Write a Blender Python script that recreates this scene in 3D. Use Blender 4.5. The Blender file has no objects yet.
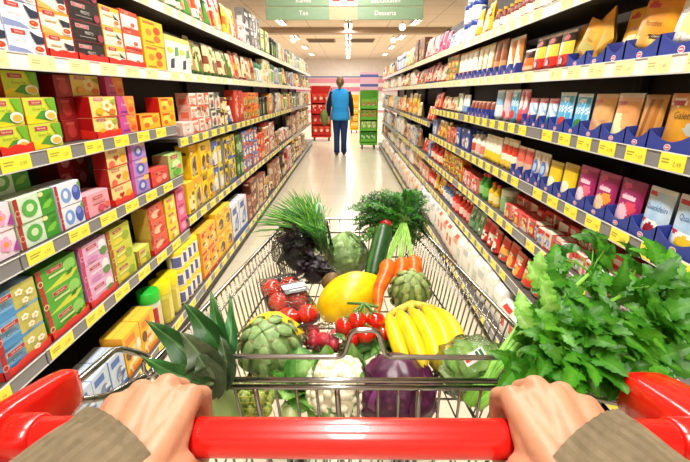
# Supermarket aisle seen over the handle of a full shopping trolley.
# x = across the aisle, y = down the aisle, z = up, metres.
import bpy, bmesh, math, random
from mathutils import Vector, Matrix, Euler, noise

R = random.Random(11)
SC = bpy.context.scene
COL = SC.collection
PI = math.pi
V = Vector

# ------------------------------------------------------------------ camera
EYE, FPX, PITCH, PCX, PCY = 1.35, 410.0, math.radians(18.6), 348.0, 231.0
CP, SP = math.cos(PITCH), math.sin(PITCH)
cam_d = bpy.data.cameras.new('camera')
cam_d.sensor_width = 36.0
cam_d.lens = 36.0 * FPX / 690.0
cam_d.clip_start = 0.02
cam = bpy.data.objects.new('camera', cam_d)
cam.location = (0, 0, EYE)
cam.rotation_euler = (PI / 2 - PITCH, 0, math.atan(3.0 / FPX))
COL.objects.link(cam)
SC.camera = cam


def at(px, py, z):
    """the point of the place at height z that the eye sees in direction (px, py)"""
    r = (py - PCY) / FPX
    d = (EYE - z) / (r * CP + SP)
    return V(((px - PCX) / FPX * d, d * (CP - r * SP), z))


def atd(px, py, d):
    r = (py - PCY) / FPX
    return V(((px - PCX) / FPX * d, d * (CP - r * SP), EYE - d * (r * CP + SP)))


def y_on(px, X, z):
    d = FPX * X / (px - PCX)
    return (d - (EYE - z) * SP) / CP


# ------------------------------------------------------------------ colour and materials
def lin(c):
    if isinstance(c, str):
        c = c.lstrip('#')
        c = tuple(int(c[i:i + 2], 16) for i in (0, 2, 4))
    o = []
    for q in c[:3]:
        q = q / 255.0
        o.append(q / 12.92 if q <= 0.04045 else ((q + 0.055) / 1.055) ** 2.4)
    return (o[0], o[1], o[2], 1.0)


def mixc(a, b, t):
    return tuple(a[i] * (1 - t) + b[i] * t for i in range(3))


def hx(c):
    if isinstance(c, str):
        c = c.lstrip('#')
        return tuple(int(c[i:i + 2], 16) for i in (0, 2, 4))
    return tuple(c[:3])


MATS = {}


def mat(name, rough=0.5, metal=0.0, spec=0.5, noise_s=0.0, noise_amt=0.12, bump=0.0, bump_s=60.0, base=None,
        sss=0.0, trans=0.0, coat=0.0, emit=0.0, wave=None):
    """procedural principled material; colour comes from the mesh's own Col attribute unless base is given"""
    m = bpy.data.materials.new(name)
    m.use_nodes = True
    nt = m.node_tree
    N, L = nt.nodes, nt.links
    b = N['Principled BSDF']
    b.inputs['Roughness'].default_value = rough
    b.inputs['Metallic'].default_value = metal
    b.inputs['Specular IOR Level'].default_value = spec
    b.inputs['Coat Weight'].default_value = coat
    if sss:
        b.inputs['Subsurface Weight'].default_value = sss
        b.inputs['Subsurface Radius'].default_value = (0.012, 0.005, 0.003)
        b.inputs['Subsurface Scale'].default_value = 0.6
    tc = N.new('ShaderNodeTexCoord')
    if base is None:
        a = N.new('ShaderNodeAttribute')
        a.attribute_name = 'Col'
        out = a.outputs['Color']
    else:
        r = N.new('ShaderNodeRGB')
        r.outputs[0].default_value = lin(base)
        out = r.outputs[0]
    if noise_s:
        n = N.new('ShaderNodeTexNoise')
        n.inputs['Scale'].default_value = noise_s
        n.inputs['Detail'].default_value = 3
        L.new(tc.outputs['Object'], n.inputs['Vector'])
        mr = N.new('ShaderNodeMapRange')
        mr.inputs['From Min'].default_value = 0.3
        mr.inputs['From Max'].default_value = 0.7
        mr.inputs['To Min'].default_value = 1 - noise_amt
        mr.inputs['To Max'].default_value = 1 + noise_amt
        L.new(n.outputs['Fac'], mr.inputs['Value'])
        vm = N.new('ShaderNodeVectorMath')
        vm.operation = 'SCALE'
        L.new(out, vm.inputs[0])
        L.new(mr.outputs[0], vm.inputs['Scale'])
        out = vm.outputs[0]
    L.new(out, b.inputs['Base Color'])
    if bump:
        if wave:
            n2 = N.new('ShaderNodeTexWave')
            n2.inputs['Scale'].default_value = bump_s
            n2.inputs['Distortion'].default_value = wave
            n2.bands_direction = 'X'
            L.new(tc.outputs['UV'], n2.inputs['Vector'])
        else:
            n2 = N.new('ShaderNodeTexNoise')
            n2.inputs['Scale'].default_value = bump_s
            L.new(tc.outputs['Object'], n2.inputs['Vector'])
        bp = N.new('ShaderNodeBump')
        bp.inputs['Strength'].default_value = bump
        bp.inputs['Distance'].default_value = 0.002
        L.new(n2.outputs['Fac'], bp.inputs['Height'])
        L.new(bp.outputs[0], b.inputs['Normal'])
    if emit:
        L.new(out, b.inputs['Emission Color'])
        b.inputs['Emission Strength'].default_value = emit
    if trans:
        t = N.new('ShaderNodeBsdfTranslucent')
        L.new(out, t.inputs['Color'])
        mx = N.new('ShaderNodeMixShader')
        mx.inputs[0].default_value = trans
        L.new(b.outputs[0], mx.inputs[1])
        L.new(t.outputs[0], mx.inputs[2])
        L.new(mx.outputs[0], N['Material Output'].inputs['Surface'])
    MATS[name] = m
    return m


mat('printed_card', rough=0.38, noise_s=40, noise_amt=0.05, spec=0.45)
mat('foil_pouch', rough=0.3, noise_s=30, noise_amt=0.08, bump=0.25, bump_s=45, spec=0.5)
mat('plastic', rough=0.3, noise_s=25, noise_amt=0.04)
mat('red_plastic', rough=0.22, noise_s=60, noise_amt=0.05, bump=0.03, bump_s=500, coat=0.3)
mat('shelf_paint', rough=0.45, noise_s=20, noise_amt=0.05)
mat('chrome', rough=0.2, metal=1.0, base='#a3a19e', noise_s=30, noise_amt=0.06)
mat('leaf', rough=0.4, noise_s=45, noise_amt=0.22, trans=0.3, bump=0.3, bump_s=120)
mat('dark_leaf', rough=0.5, noise_s=60, noise_amt=0.18, trans=0.12, bump=0.2, bump_s=200)
mat('veg_skin', rough=0.35, noise_s=35, noise_amt=0.12, bump=0.12, bump_s=90, sss=0.05)
mat('veg_matte', rough=0.55, noise_s=60, noise_amt=0.2, bump=0.3, bump_s=140)
mat('tomato_skin', rough=0.14, noise_s=20, noise_amt=0.06, coat=0.4)
mat('skin', rough=0.45, noise_s=50, noise_amt=0.05, bump=0.2, bump_s=170, sss=0.25)
mat('cloth', rough=0.9, noise_s=70, noise_amt=0.1, spec=0.15)
mat('knit', rough=0.95, noise_s=90, noise_amt=0.12, spec=0.1, bump=1.0, bump_s=11, wave=1.2)
mat('hair', rough=0.5, noise_s=80, noise_amt=0.25)
mat('tile_paint', rough=0.6, noise_s=4, noise_amt=0.04)


def film_mat(name, tint, gloss):
    m = bpy.data.materials.new(name)
    m.use_nodes = True
    N, L = m.node_tree.nodes, m.node_tree.links
    N.remove(N['Principled BSDF'])
    tr = N.new('ShaderNodeBsdfTransparent')
    tr.inputs[0].default_value = lin(tint)
    gl = N.new('ShaderNodeBsdfGlossy')
    gl.inputs['Roughness'].default_value = 0.12
    lw = N.new('ShaderNodeLayerWeight')
    lw.inputs[0].default_value = gloss
    tc = N.new('ShaderNodeTexCoord')
    n = N.new('ShaderNodeTexNoise')
    n.inputs['Scale'].default_value = 55
    n.inputs['Distortion'].default_value = 1.5
    L.new(tc.outputs['Object'], n.inputs['Vector'])
    bp = N.new('ShaderNodeBump')
    bp.inputs['Strength'].default_value = 1.0
    bp.inputs['Distance'].default_value = 0.01
    L.new(n.outputs['Fac'], bp.inputs['Height'])
    L.new(bp.outputs[0], gl.inputs['Normal'])
    L.new(bp.outputs[0], lw.inputs['Normal'])
    mx = N.new('ShaderNodeMixShader')
    L.new(lw.outputs['Fresnel'], mx.inputs[0])
    L.new(tr.outputs[0], mx.inputs[1])
    L.new(gl.outputs[0], mx.inputs[2])
    L.new(mx.outputs[0], N['Material Output'].inputs['Surface'])
    MATS[name] = m


film_mat('clear_film', (250, 252, 250), 0.24)
film_mat('green_film', (205, 235, 205), 0.3)
film_mat('thin_film', (252, 252, 252), 0.12)


# ------------------------------------------------------------------ mesh builder
_text_cache = {}


def text_geo(s):
    """verts (x, y with height about 1, centred) and faces of a line of lettering"""
    if s not in _text_cache:
        cu = bpy.data.curves.new('lettering', 'FONT')
        cu.body = s
        cu.align_x = 'CENTER'
        cu.align_y = 'CENTER'
        cu.resolution_u = 2
        o = bpy.data.objects.new('lettering', cu)
        COL.objects.link(o)
        dg = bpy.context.evaluated_depsgraph_get()
        me = o.evaluated_get(dg).to_mesh()
        vs = [(v.co.x, v.co.y) for v in me.vertices]
        fs = [tuple(p.vertices) for p in me.polygons]
        o.evaluated_get(dg).to_mesh_clear()
        bpy.data.objects.remove(o)
        bpy.data.curves.remove(cu)
        w = (max(v[0] for v in vs) - min(v[0] for v in vs)) or 1
        _text_cache[s] = (vs, fs, w)
    return _text_cache[s]


class MB:
    def __init__(self):
        self.v, self.f, self.c, self.s, self.uv = [], [], [], [], {}

    def add(self, verts, faces, col, smooth=False, M=None):
        o = len(self.v)
        if M is not None:
            verts = [M @ V(p) for p in verts]
        self.v.extend(tuple(p) for p in verts)
        many = isinstance(col, list)
        for i, f in enumerate(faces):
            self.f.append(tuple(o + k for k in f))
            self.c.append(col[i] if many else col)
            self.s.append(smooth)
        return self

    # ---- shapes
    def box(self, a, b, col, M=None):
        x0, y0, z0 = a
        x1, y1, z1 = b
        vs = [(x0, y0, z0), (x1, y0, z0), (x1, y1, z0), (x0, y1, z0), (x0, y0, z1), (x1, y0, z1), (x1, y1, z1), (x0, y1, z1)]
        fs = [(0, 1, 5, 4), (1, 2, 6, 5), (2, 3, 7, 6), (3, 0, 4, 7), (4, 5, 6, 7), (3, 2, 1, 0)]   # front right back left top bottom
        return self.add(vs, fs, col, M=M)

    def rbox(self, a, b, ch, col, M=None, edge=None):
        """box with chamfered edges; col may be a list of six (front, right, back, left, top, bottom)"""
        lo, hi = V(a), V(b)
        six = col if isinstance(col, list) else [col] * 6
        e = edge or six[0]
        vs, idx = [], {}
        for sx in (0, 1):
            for sy in (0, 1):
                for sz in (0, 1):
                    c = [(lo, hi)[sx].x, (lo, hi)[sy].y, (lo, hi)[sz].z]
                    d = [ch if s == 0 else -ch for s in (sx, sy, sz)]
                    for ax in range(3):
                        p = [c[k] + (0 if k == ax else d[k]) for k in range(3)]
                        idx[(sx, sy, sz, ax)] = len(vs)
                        vs.append(tuple(p))
        g = lambda sx, sy, sz, ax: idx[(sx, sy, sz, ax)]
        fs, cs = [], []
        fs += [(g(0, 0, 0, 1), g(1, 0, 0, 1), g(1, 0, 1, 1), g(0, 0, 1, 1)), (g(1, 0, 0, 0), g(1, 1, 0, 0), g(1, 1, 1, 0), g(1, 0, 1, 0)),
               (g(1, 1, 0, 1), g(0, 1, 0, 1), g(0, 1, 1, 1), g(1, 1, 1, 1)), (g(0, 1, 0, 0), g(0, 0, 0, 0), g(0, 0, 1, 0), g(0, 1, 1, 0)),
               (g(0, 0, 1, 2), g(1, 0, 1, 2), g(1, 1, 1, 2), g(0, 1, 1, 2)), (g(0, 1, 0, 2), g(1, 1, 0, 2), g(1, 0, 0, 2), g(0, 0, 0, 2))]
        cs += six
        for sx in (0, 1):
            for sy in (0, 1):
                fs.append((g(sx, sy, 0, 0), g(sx, sy, 0, 1), g(sx, sy, 1, 1), g(sx, sy, 1, 0)))
                cs.append(e)
        for sx in (0, 1):
            for sz in (0, 1):
                fs.append((g(sx, 0, sz, 0), g(sx, 0, sz, 2), g(sx, 1, sz, 2), g(sx, 1, sz, 0)))
                cs.append(e)
        for sy in (0, 1):
            for sz in (0, 1):
                fs.append((g(0, sy, sz, 1), g(0, sy, sz, 2), g(1, sy, sz, 2), g(1, sy, sz, 1)))
                cs.append(e)
        for sx in (0, 1):
            for sy in (0, 1):
                for sz in (0, 1):
                    fs.append((g(sx, sy, sz, 0), g(sx, sy, sz, 1), g(sx, sy, sz, 2)))
                    cs.append(e)
        return self.add(vs, fs, cs, M=M)

    def lathe(self, prof, cols, n=14, M=None, smooth=True, cap=True):
        """prof: list of (r, z) bottom to top, cols: one colour per band"""
        vs, fs, cs = [], [], []
        for r, z in prof:
            for k in range(n):
                a = 2 * PI * k / n
                vs.append((r * math.cos(a), r * math.sin(a), z))
        for i in range(len(prof) - 1):
            c = cols[i] if isinstance(cols, list) else cols
            for k in range(n):
                q = c[k % len(c)] if isinstance(c, list) else c
                fs.append((i * n + k, i * n + (k + 1) % n, (i + 1) * n + (k + 1) % n, (i + 1) * n + k))
                cs.append(q)
        self.add(vs, fs, cs, smooth, M)
        if cap:
            c0 = cols[0] if isinstance(cols, list) else cols
            c1 = cols[-1] if isinstance(cols, list) else cols
            c0 = c0[0] if isinstance(c0, list) else c0
            c1 = c1[0] if isinstance(c1, list) else c1
            self.add([vs[k] for k in range(n)], [tuple(reversed(range(n)))], c0, False, M)
            b = (len(prof) - 1) * n
            self.add([vs[b + k] for k in range(n)], [tuple(range(n))], c1, False, M)
        return self

    def tube(self, pts, r, col, n=6, closed=False, smooth=True, caps=True):
        pts = [V(p) for p in pts]
        m = len(pts)
        rr = r if isinstance(r, (list, tuple)) else [r] * m
        vs, fs = [], []
        up = None
        for i, p in enumerate(pts):
            if closed:
                t = (pts[(i + 1) % m] - pts[i - 1])
            else:
                t = pts[min(i + 1, m - 1)] - pts[max(i - 1, 0)]
            t.normalize()
            if up is None:
                up = V((0, 0, 1)) if abs(t.z) < 0.9 else V((0, 1, 0))
            s = t.cross(up)
            if s.length < 1e-6:
                s = t.orthogonal()
            s.normalize()
            up = s.cross(t).normalized()
            for k in range(n):
                a = 2 * PI * k / n
                vs.append(p + (s * math.cos(a) + up * math.sin(a)) * rr[i])
        for i in range(m if closed else m - 1):
            j = (i + 1) % m
            for k in range(n):
                fs.append((i * n + k, i * n + (k + 1) % n, j * n + (k + 1) % n, j * n + k))
        if caps and not closed:
            fs.append(tuple(reversed(range(n))))
            fs.append(tuple((m - 1) * n + k for k in range(n)))
        return self.add(vs, fs, col, smooth)

    def grid(self, fn, nu, nv, colfn, smooth=True, M=None, closed_u=False):
        """fn(u, v) -> point for u, v in 0..1; colfn(u, v) -> colour"""
        vs, fs, cs = [], [], []
        mu = nu if closed_u else nu + 1
        for j in range(nv + 1):
            for i in range(mu):
                vs.append(tuple(fn(i / nu, j / nv)))
        for j in range(nv):
            for i in range(nu):
                i2 = (i + 1) % mu
                fs.append((j * mu + i, j * mu + i2, (j + 1) * mu + i2, (j + 1) * mu + i))
                cs.append(colfn((i + 0.5) / nu, (j + 0.5) / nv) if callable(colfn) else colfn)
        return self.add(vs, fs, cs, smooth, M)

    def ball(self, c, rad, col, nu=20, nv=14, M=None, bump=0.0, bs=8.0, pole=0.0, ribs=0, rib=0.0, seed=0.0):
        rx, ry, rz = rad if isinstance(rad, (tuple, list)) else (rad,) * 3
        c = V(c)

        def fn(u, v):
            th = PI * (v if v > 0 else 1e-3) if v < 1 else PI * (1 - 1e-3)
            ph = 2 * PI * u
            d = V((math.sin(th) * math.cos(ph), math.sin(th) * math.sin(ph), -math.cos(th)))
            k = 1.0
            if bump:
                k += bump * noise.noise(d * bs * 0.5 + V((seed, seed * 2, 0)))
            if ribs:
                k += rib * math.cos(ribs * ph) * math.sin(th)
            if pole:
                k -= pole * math.exp(-((PI - th) / 0.35) ** 2)
            q = V((d.x * rx * k, d.y * ry * k, d.z * rz * k))
            if M is not None:
                q = M @ q
            return c + q
        return self.grid(fn, nu, nv, col, True, None, True)

    def text(self, s, height, col, M, maxw=None):
        vs, fs, w = text_geo(s)
        k = height
        kx = k if not maxw or w * k <= maxw else maxw / w
        return self.add([(x * kx, 0, y * k) for x, y in vs], fs, col, False, M)

    # ---- finish
    def mesh(self, name, material):
        me = bpy.data.meshes.new(name)
        me.from_pydata(self.v, [], self.f)
        at_ = me.color_attributes.new('Col', 'FLOAT_COLOR', 'CORNER')
        buf = []
        cache = {}
        for i, f in enumerate(self.f):
            c = self.c[i]
            k = c if isinstance(c, str) else tuple(c)
            if k not in cache:
                cache[k] = lin(c)
            buf.extend(cache[k] * len(f))
        at_.data.foreach_set('color', buf)
        me.polygons.foreach_set('use_smooth', self.s)
        me.materials.append(MATS[material])
        me.update()
        me.validate()
        return me

    def obj(self, name, material, parent=None, loc=None, rot=None, fix=False):
        me = self.mesh(name, material)
        if fix:
            bm = bmesh.new()
            bm.from_mesh(me)
            bmesh.ops.recalc_face_normals(bm, faces=bm.faces)
            bm.to_mesh(me)
            bm.free()
        o = bpy.data.objects.new(name, me)
        COL.objects.link(o)
        if parent:
            o.parent = parent
        if loc is not None:
            o.location = loc
        if rot is not None:
            o.rotation_euler = rot
        return o


def tag(o, label=None, cat=None, group=None, kind=None):
    if label:
        n = len(label.split())
        if not 4 <= n <= 16:
            print('BADLABEL', n, label)
        o['label'] = label
    if cat:
        o['category'] = cat
    if group:
        o['group'] = group
    if kind:
        o['kind'] = kind
    return o


def empty(name, loc=(0, 0, 0), rot=(0, 0, 0)):
    o = bpy.data.objects.new(name, None)
    o.empty_display_size = 0.05
    o.location = loc
    o.rotation_euler = rot
    COL.objects.link(o)
    return o
# ------------------------------------------------------------------ the room
def floor_material():
    m = bpy.data.materials.new('floor_tiles')
    m.use_nodes = True
    N, L = m.node_tree.nodes, m.node_tree.links
    b = N['Principled BSDF']
    b.inputs['Roughness'].default_value = 0.22
    tc = N.new('ShaderNodeTexCoord')
    br = N.new('ShaderNodeTexBrick')
    br.offset = 0.0
    br.inputs['Scale'].default_value = 1.0
    br.inputs['Mortar Size'].default_value = 0.004
    br.inputs['Brick Width'].default_value = 0.4
    br.inputs['Row Height'].default_value = 0.4
    br.inputs['Color1'].default_value = lin('#e6dcc4')
    br.inputs['Color2'].default_value = lin('#e2d7bd')
    br.inputs['Mortar'].default_value = lin('#d6c9ae')
    n = N.new('ShaderNodeTexNoise')
    n.inputs['Scale'].default_value = 60
    L.new(tc.outputs['Object'], n.inputs['Vector'])
    L.new(tc.outputs['Object'], br.inputs['Vector'])
    mx = N.new('ShaderNodeMix')
    mx.data_type = 'RGBA'
    mx.blend_type = 'MULTIPLY'
    mx.inputs[0].default_value = 0.12
    L.new(br.outputs['Color'], mx.inputs[6])
    L.new(n.outputs['Color'], mx.inputs[7])
    L.new(mx.outputs[2], b.inputs['Base Color'])
    MATS['floor_tiles'] = m


floor_material()


def ceiling_material():
    m = bpy.data.materials.new('ceiling_panels')
    m.use_nodes = True
    N, L = m.node_tree.nodes, m.node_tree.links
    b = N['Principled BSDF']
    b.inputs['Roughness'].default_value = 0.7
    tc = N.new('ShaderNodeTexCoord')
    br = N.new('ShaderNodeTexBrick')
    br.offset = 0.0
    br.inputs['Scale'].default_value = 1.0
    br.inputs['Mortar Size'].default_value = 0.012
    br.inputs['Brick Width'].default_value = 1.2
    br.inputs['Row Height'].default_value = 1.2
    br.inputs['Color1'].default_value = lin('#ead9c6')
    br.inputs['Color2'].default_value = lin('#e4d2be')
    br.inputs['Mortar'].default_value = lin('#b8a48e')
    L.new(tc.outputs['Object'], br.inputs['Vector'])
    L.new(br.outputs['Color'], b.inputs['Base Color'])
    MATS['ceiling_panels'] = m


ceiling_material()
CEIL = 3.3
XL, XR, YB, YF = -4.6, 4.6, -3.0, 27.0


def struct(name, mb, material):
    o = mb.obj(name, material)
    o['kind'] = 'structure'
    return o


struct('floor', MB().box((XL, YB, -0.1), (XR, YF, 0.0), '#ffffff'), 'floor_tiles')
struct('ceiling', MB().box((XL, YB, CEIL), (XR, YF, CEIL + 0.1), '#ffffff'), 'ceiling_panels')
struct('wall_left', MB().box((XL - 0.1, YB, 0), (XL, YF, CEIL), '#e8ddd0'), 'tile_paint')
struct('wall_right', MB().box((XR, YB, 0), (XR + 0.1, YF, CEIL), '#e8ddd0'), 'tile_paint')
struct('wall_front', MB().box((XL, YB - 0.1, 0), (XR, YB, CEIL), '#e8ddd0'), 'tile_paint')
struct('wall_back', MB().box((XL, YF, 0), (XR, YF + 0.1, CEIL), '#efe6e0'), 'tile_paint')
# a lowered bulkhead runs across where the long shelves end
struct('trim_1', MB().box((XL + 0.005, 14.2, CEIL - 0.16), (XR - 0.005, 14.6, CEIL - 0.004), '#a8907a'), 'tile_paint')
# pink and blue bands painted along the back wall
w = MB()
w.box((XL + 0.01, YF - 0.03, 1.95), (XR - 0.01, YF - 0.004, 2.2), '#e99ab0')
w.box((XL + 0.01, YF - 0.03, 1.45), (XR - 0.01, YF - 0.004, 1.7), '#d9829f')
w.box((XL + 0.01, YF - 0.03, 2.26), (XR - 0.01, YF - 0.004, 2.32), '#5a62a8')
struct('trim_2', w, 'tile_paint')


# ------------------------------------------------------------------ lamps
mat('lamp_tube', base='#fff4e0', emit=9.0, rough=0.4)


def aisle_lamp(y, x=0.0, length=1.5, power=60.0, label='', z=CEIL - 0.03):
    t = empty('ceiling_lamp', (x, y, z))
    tag(t, label, 'lamp', 'strip lamps along the aisle ceiling')
    hb = MB()
    hb.add([(-0.09, 0, 0.03), (0.09, 0, 0.03), (0.12, 0, -0.03), (-0.12, 0, -0.03),
            (-0.09, length, 0.03), (0.09, length, 0.03), (0.12, length, -0.03), (-0.12, length, -0.03)],
           [(0, 1, 2, 3), (4, 7, 6, 5), (0, 4, 5, 1), (1, 5, 6, 2), (0, 3, 7, 4)], '#e8e4dc')
    hb.obj('lamp_housing', 'shelf_paint', t)
    tb = MB()
    for s in (-0.05, 0.05):
        tb.tube([(s, 0.03, -0.025), (s, length - 0.03, -0.025)], 0.014, '#ffffff', 8)
    tb.obj('lamp_tube', 'lamp_tube', t)
    ld = bpy.data.lights.new('lamp_light', 'AREA')
    ld.shape = 'RECTANGLE'
    ld.size = 0.24
    ld.size_y = length
    ld.energy = power
    ld.color = (1.0, 0.965, 0.905)
    lo = bpy.data.objects.new('lamp_light', ld)
    COL.objects.link(lo)
    lo.parent = t
    lo.location = (0, length / 2, -0.045)


LAMP_W = 62.0
for i in range(13):
    y = -2.4 + 2.2 * i
    where = 'above the trolley' if y < 2 else ('over the shelves' if y < 12 else 'beyond the shelf ends')
    aisle_lamp(y, 0.0, 1.7, LAMP_W * (1.25 if y < 4 else .8), 'pale strip lamp on the ceiling along the aisle, ' + where)
for y in (12.2, 15.6, 19.0, 22.4):
    for x in (-1.9, 1.9):
        aisle_lamp(y, x, 1.2, LAMP_W * 0.8, 'short strip lamp on the far ceiling beside the aisle line')


def spot_lamp(px, py, z, label):
    p = at(px, py, z)
    t = empty('spot_lamp', p)
    tag(t, label, 'lamp', 'round spot lamps')
    M = Matrix.Rotation(math.radians(-55), 4, 'X')
    MB().lathe([(0.05, 0.12), (0.075, 0.02), (0.08, -0.02)], '#d8d2c8', 14, M, True, False).obj('lamp_housing', 'shelf_paint', t)
    MB().lathe([(0.001, -0.015), (0.076, -0.015), (0.076, -0.012)], '#ffffff', 14, M).obj('lamp_lens', 'lamp_tube', t)
    MB().tube([(0, 0, 0.08), (0, 0, CEIL - z)], 0.01, '#cfc8bc').obj('lamp_stem', 'shelf_paint', t)


spot_lamp(293, 40, 2.95, 'round spot lamp above the coffee shelf, clear of the green sign')
spot_lamp(402, 27, 2.85, 'bright spot lamp beside the lower corner of the green sign')
spot_lamp(393, 40, 2.95, 'spot lamp over the far baking shelf below the brighter one')

for px in (321, 360):
    p = at(px, 41, CEIL - 0.03)
    g = MB()
    g.rbox((-0.55, -0.5, 0), (0.55, 0.5, 0.028), 0.008, '#8f745c')
    for k in range(9):
        g.box((-0.5, -0.46 + k * 0.105, -0.012), (0.5, -0.42 + k * 0.105, 0.0), '#6d5745')
    o = g.obj('ceiling_vent', 'shelf_paint', None, p)
    tag(o, 'square brown air vent on the ceiling, ' + ('on the coffee side' if px < 342 else 'on the baking side'), 'vent', 'ceiling vents')

# ------------------------------------------------------------------ hanging sign
SY = 5.7
sg = empty('hanging_sign', (0, SY, 2.2))
tag(sg, 'pale green hanging aisle sign with white lettering over the aisle', 'sign')
sx0, sx1 = at(265, 20, 2.25).x, 0
def sign_x(px):
    return (px - PCX) / FPX * (SY * CP + (EYE - 2.4) * SP)
X0, X1 = sign_x(265), sign_x(423)
zb = 2.215
zm = 2.365
zt = 2.56
for (z0, z1) in ((zb, zm - 0.004), (zm + 0.004, zt)):
    MB().rbox((X0, -0.012, z0 - 2.2), (X1, 0.012, z1 - 2.2), 0.004, '#93b391').obj('sign_board', 'plastic', sg)
b = MB()
xa, xb = sign_x(329), sign_x(357)
b.box((xa, -0.0145, zb - 2.2), (xb, -0.0122, zm - 2.204), '#f0b890')
b.box((xa, -0.0145, zm - 2.196), (xb, -0.0122, zt - 2.2), '#f6efe6')
b.box((xa + 0.04, -0.016, zm - 2.196 + 0.05), (xb - 0.04, -0.0146, zt - 2.2), '#cf2436')
b.box((xa + 0.13, -0.017, zm - 2.196 + 0.05), (xb - 0.13, -0.0161, zt - 2.2), '#f6efe6')
b.obj('number_panel', 'plastic', sg)
for s, px, z, h in (('Kaffee', 303, 2.43, 0.075), ('Tee', 303, 2.29, 0.075), ('Backzutaten', 385, 2.43, 0.075), ('Desserts', 385, 2.29, 0.075)):
    MB().text(s, h, '#ffffff', Matrix.Translation((sign_x(px), -0.0135, z - 2.2))).obj('lettering', 'plastic', sg)
for x in (X0 + 0.15, X1 - 0.15):
    MB().tube([(x, 0, zt - 2.2), (x, 0, CEIL - 2.2)], 0.004, '#b0aaa0').obj('hanging_rod', 'chrome', sg)
# ------------------------------------------------------------------ shelving units
XLS, XRS = 1.00, 0.87           # distance of the shelf fronts from the aisle line (tea side, baking side)
L_NEAR = [0.12, 0.517, 0.857, 1.15, 1.443, 1.784]
L_FAR = [0.12, 0.58, 1.07, 1.443, 1.784]
R_NEAR = [0.10, 0.385, 0.66, 0.913, 1.174, 1.424, 1.69]
R_FAR = [0.10, 0.385, 0.665, 1.03, 1.424, 1.69]
RAIL = 0.046                     # height of a price rail; shelf heights above are the middle of the rail
BAY = 1.3
L_EDGES = [-0.15 + BAY * k for k in range(10)]
R_EDGES = [-0.70 + BAY * k for k in range(10)]
WORDS = ['first', 'second', 'third', 'fourth', 'fifth', 'sixth', 'seventh', 'eighth', 'ninth', 'tenth']
YEL, PALE_GLARE = '#fff04a', '#fff6b0'  # label yellow, and the same yellow with glare put into the colour
_pl = {}


def label_mesh(w, col, n):
    k = (round(w, 4), col, n)
    if k not in _pl:
        b = MB()
        b.rbox((0, -0.0025, -RAIL * 0.475), (w, 0.0, RAIL * 0.475), 0.0006, col)
        ink = '#b0a63c' if col == YEL else '#cbbf86'
        rr = random.Random(n)
        b.text(['1.69', '2.49', '1.79', '0.99'][n % 4], 0.017, ink, Matrix.Translation((w * 0.72, -0.003, -0.004)), w * 0.4)
        b.box((w * 0.08, -0.0028, 0.004), (w * (0.38 + 0.1 * rr.random()), -0.0024, 0.008), ink)
        b.box((w * 0.08, -0.0028, -0.004), (w * (0.3 + 0.1 * rr.random()), -0.0024, 0.0), ink)
        _pl[k] = b.mesh('price_label', 'plastic')
    return _pl[k]


def shelving(side, k, edges, levels, label):
    left = side == 'L'
    y0, y1 = edges[k], edges[k + 1]
    ln = y1 - y0
    X = XLS if left else XRS
    base_X = 0.955 if left else 0.79
    # local frame: x along the unit (as the shopper sees it, left to right), front at y = 0, going back along +y
    if left:
        t = empty('shelving_unit', (-X, y0, 0), (0, 0, PI / 2))
    else:
        t = empty('shelving_unit', (X, y1, 0), (0, 0, -PI / 2))
    tag(t, label, 'shelving', 'shelving units of the tea side' if left else 'shelving units of the baking side')
    dep = 0.42
    MB().box((0.0, dep, 0.0), (ln, dep + 0.02, 2.12), '#2a211c').obj('back_panel', 'shelf_paint', t)
    for s in (0.0, ln - 0.03):
        MB().rbox((s, dep - 0.035, 0.0), (s + 0.03, dep - 0.001, 2.12), 0.003, '#3a332e').obj('upright_post', 'shelf_paint', t)
    f = (X - base_X)
    MB().rbox((0.002, -f + 0.03, 0.0), (ln - 0.002, -f + 0.045, 0.075), 0.003, '#2f2a28').obj('kick_plate', 'shelf_paint', t)
    far = y0 > 3.5
    per, yl = (0.2, 0.118) if left else (0.147, 0.09)
    for i, z in enumerate(levels):
        fr = -f if i == 0 else 0.0
        bright = z > 1.3  # upper rows: glare put into the lighter colours of rails and labels
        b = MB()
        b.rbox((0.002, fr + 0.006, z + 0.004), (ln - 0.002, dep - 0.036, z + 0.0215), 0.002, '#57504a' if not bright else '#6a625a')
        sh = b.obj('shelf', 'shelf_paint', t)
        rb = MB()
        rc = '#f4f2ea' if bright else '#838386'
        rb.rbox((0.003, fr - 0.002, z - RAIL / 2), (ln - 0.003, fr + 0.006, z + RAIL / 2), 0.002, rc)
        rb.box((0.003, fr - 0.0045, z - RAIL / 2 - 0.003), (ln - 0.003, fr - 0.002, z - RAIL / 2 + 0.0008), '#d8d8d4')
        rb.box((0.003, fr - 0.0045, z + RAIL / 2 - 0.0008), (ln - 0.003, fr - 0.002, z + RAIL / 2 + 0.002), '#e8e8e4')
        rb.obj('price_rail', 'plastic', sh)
        if y0 > 6.4:
            continue
        n = int((ln - 0.02) / per)
        for q in range(n):
            x = 0.02 + q * per + 0.006 * math.sin(q * 7.3 + i * 3 + k)
            o = bpy.data.objects.new('price_label', label_mesh(yl, PALE_GLARE if bright else YEL, (q + i) % 4))
            o.location = (x, fr - 0.0022, z)
            COL.objects.link(o)
            o.parent = sh


for k in range(9):
    shelving('L', k, L_EDGES, L_NEAR if k < 2 else L_FAR,
             f'{WORDS[k]} shelving unit from the trolley on the tea side, dark backed with price rails')
for k in range(1, 9):
    shelving('R', k, R_EDGES, R_NEAR if k < 4 else R_FAR,
             f'{WORDS[k - 1]} shelving unit from the trolley on the baking side, dark backed with price rails')


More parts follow.
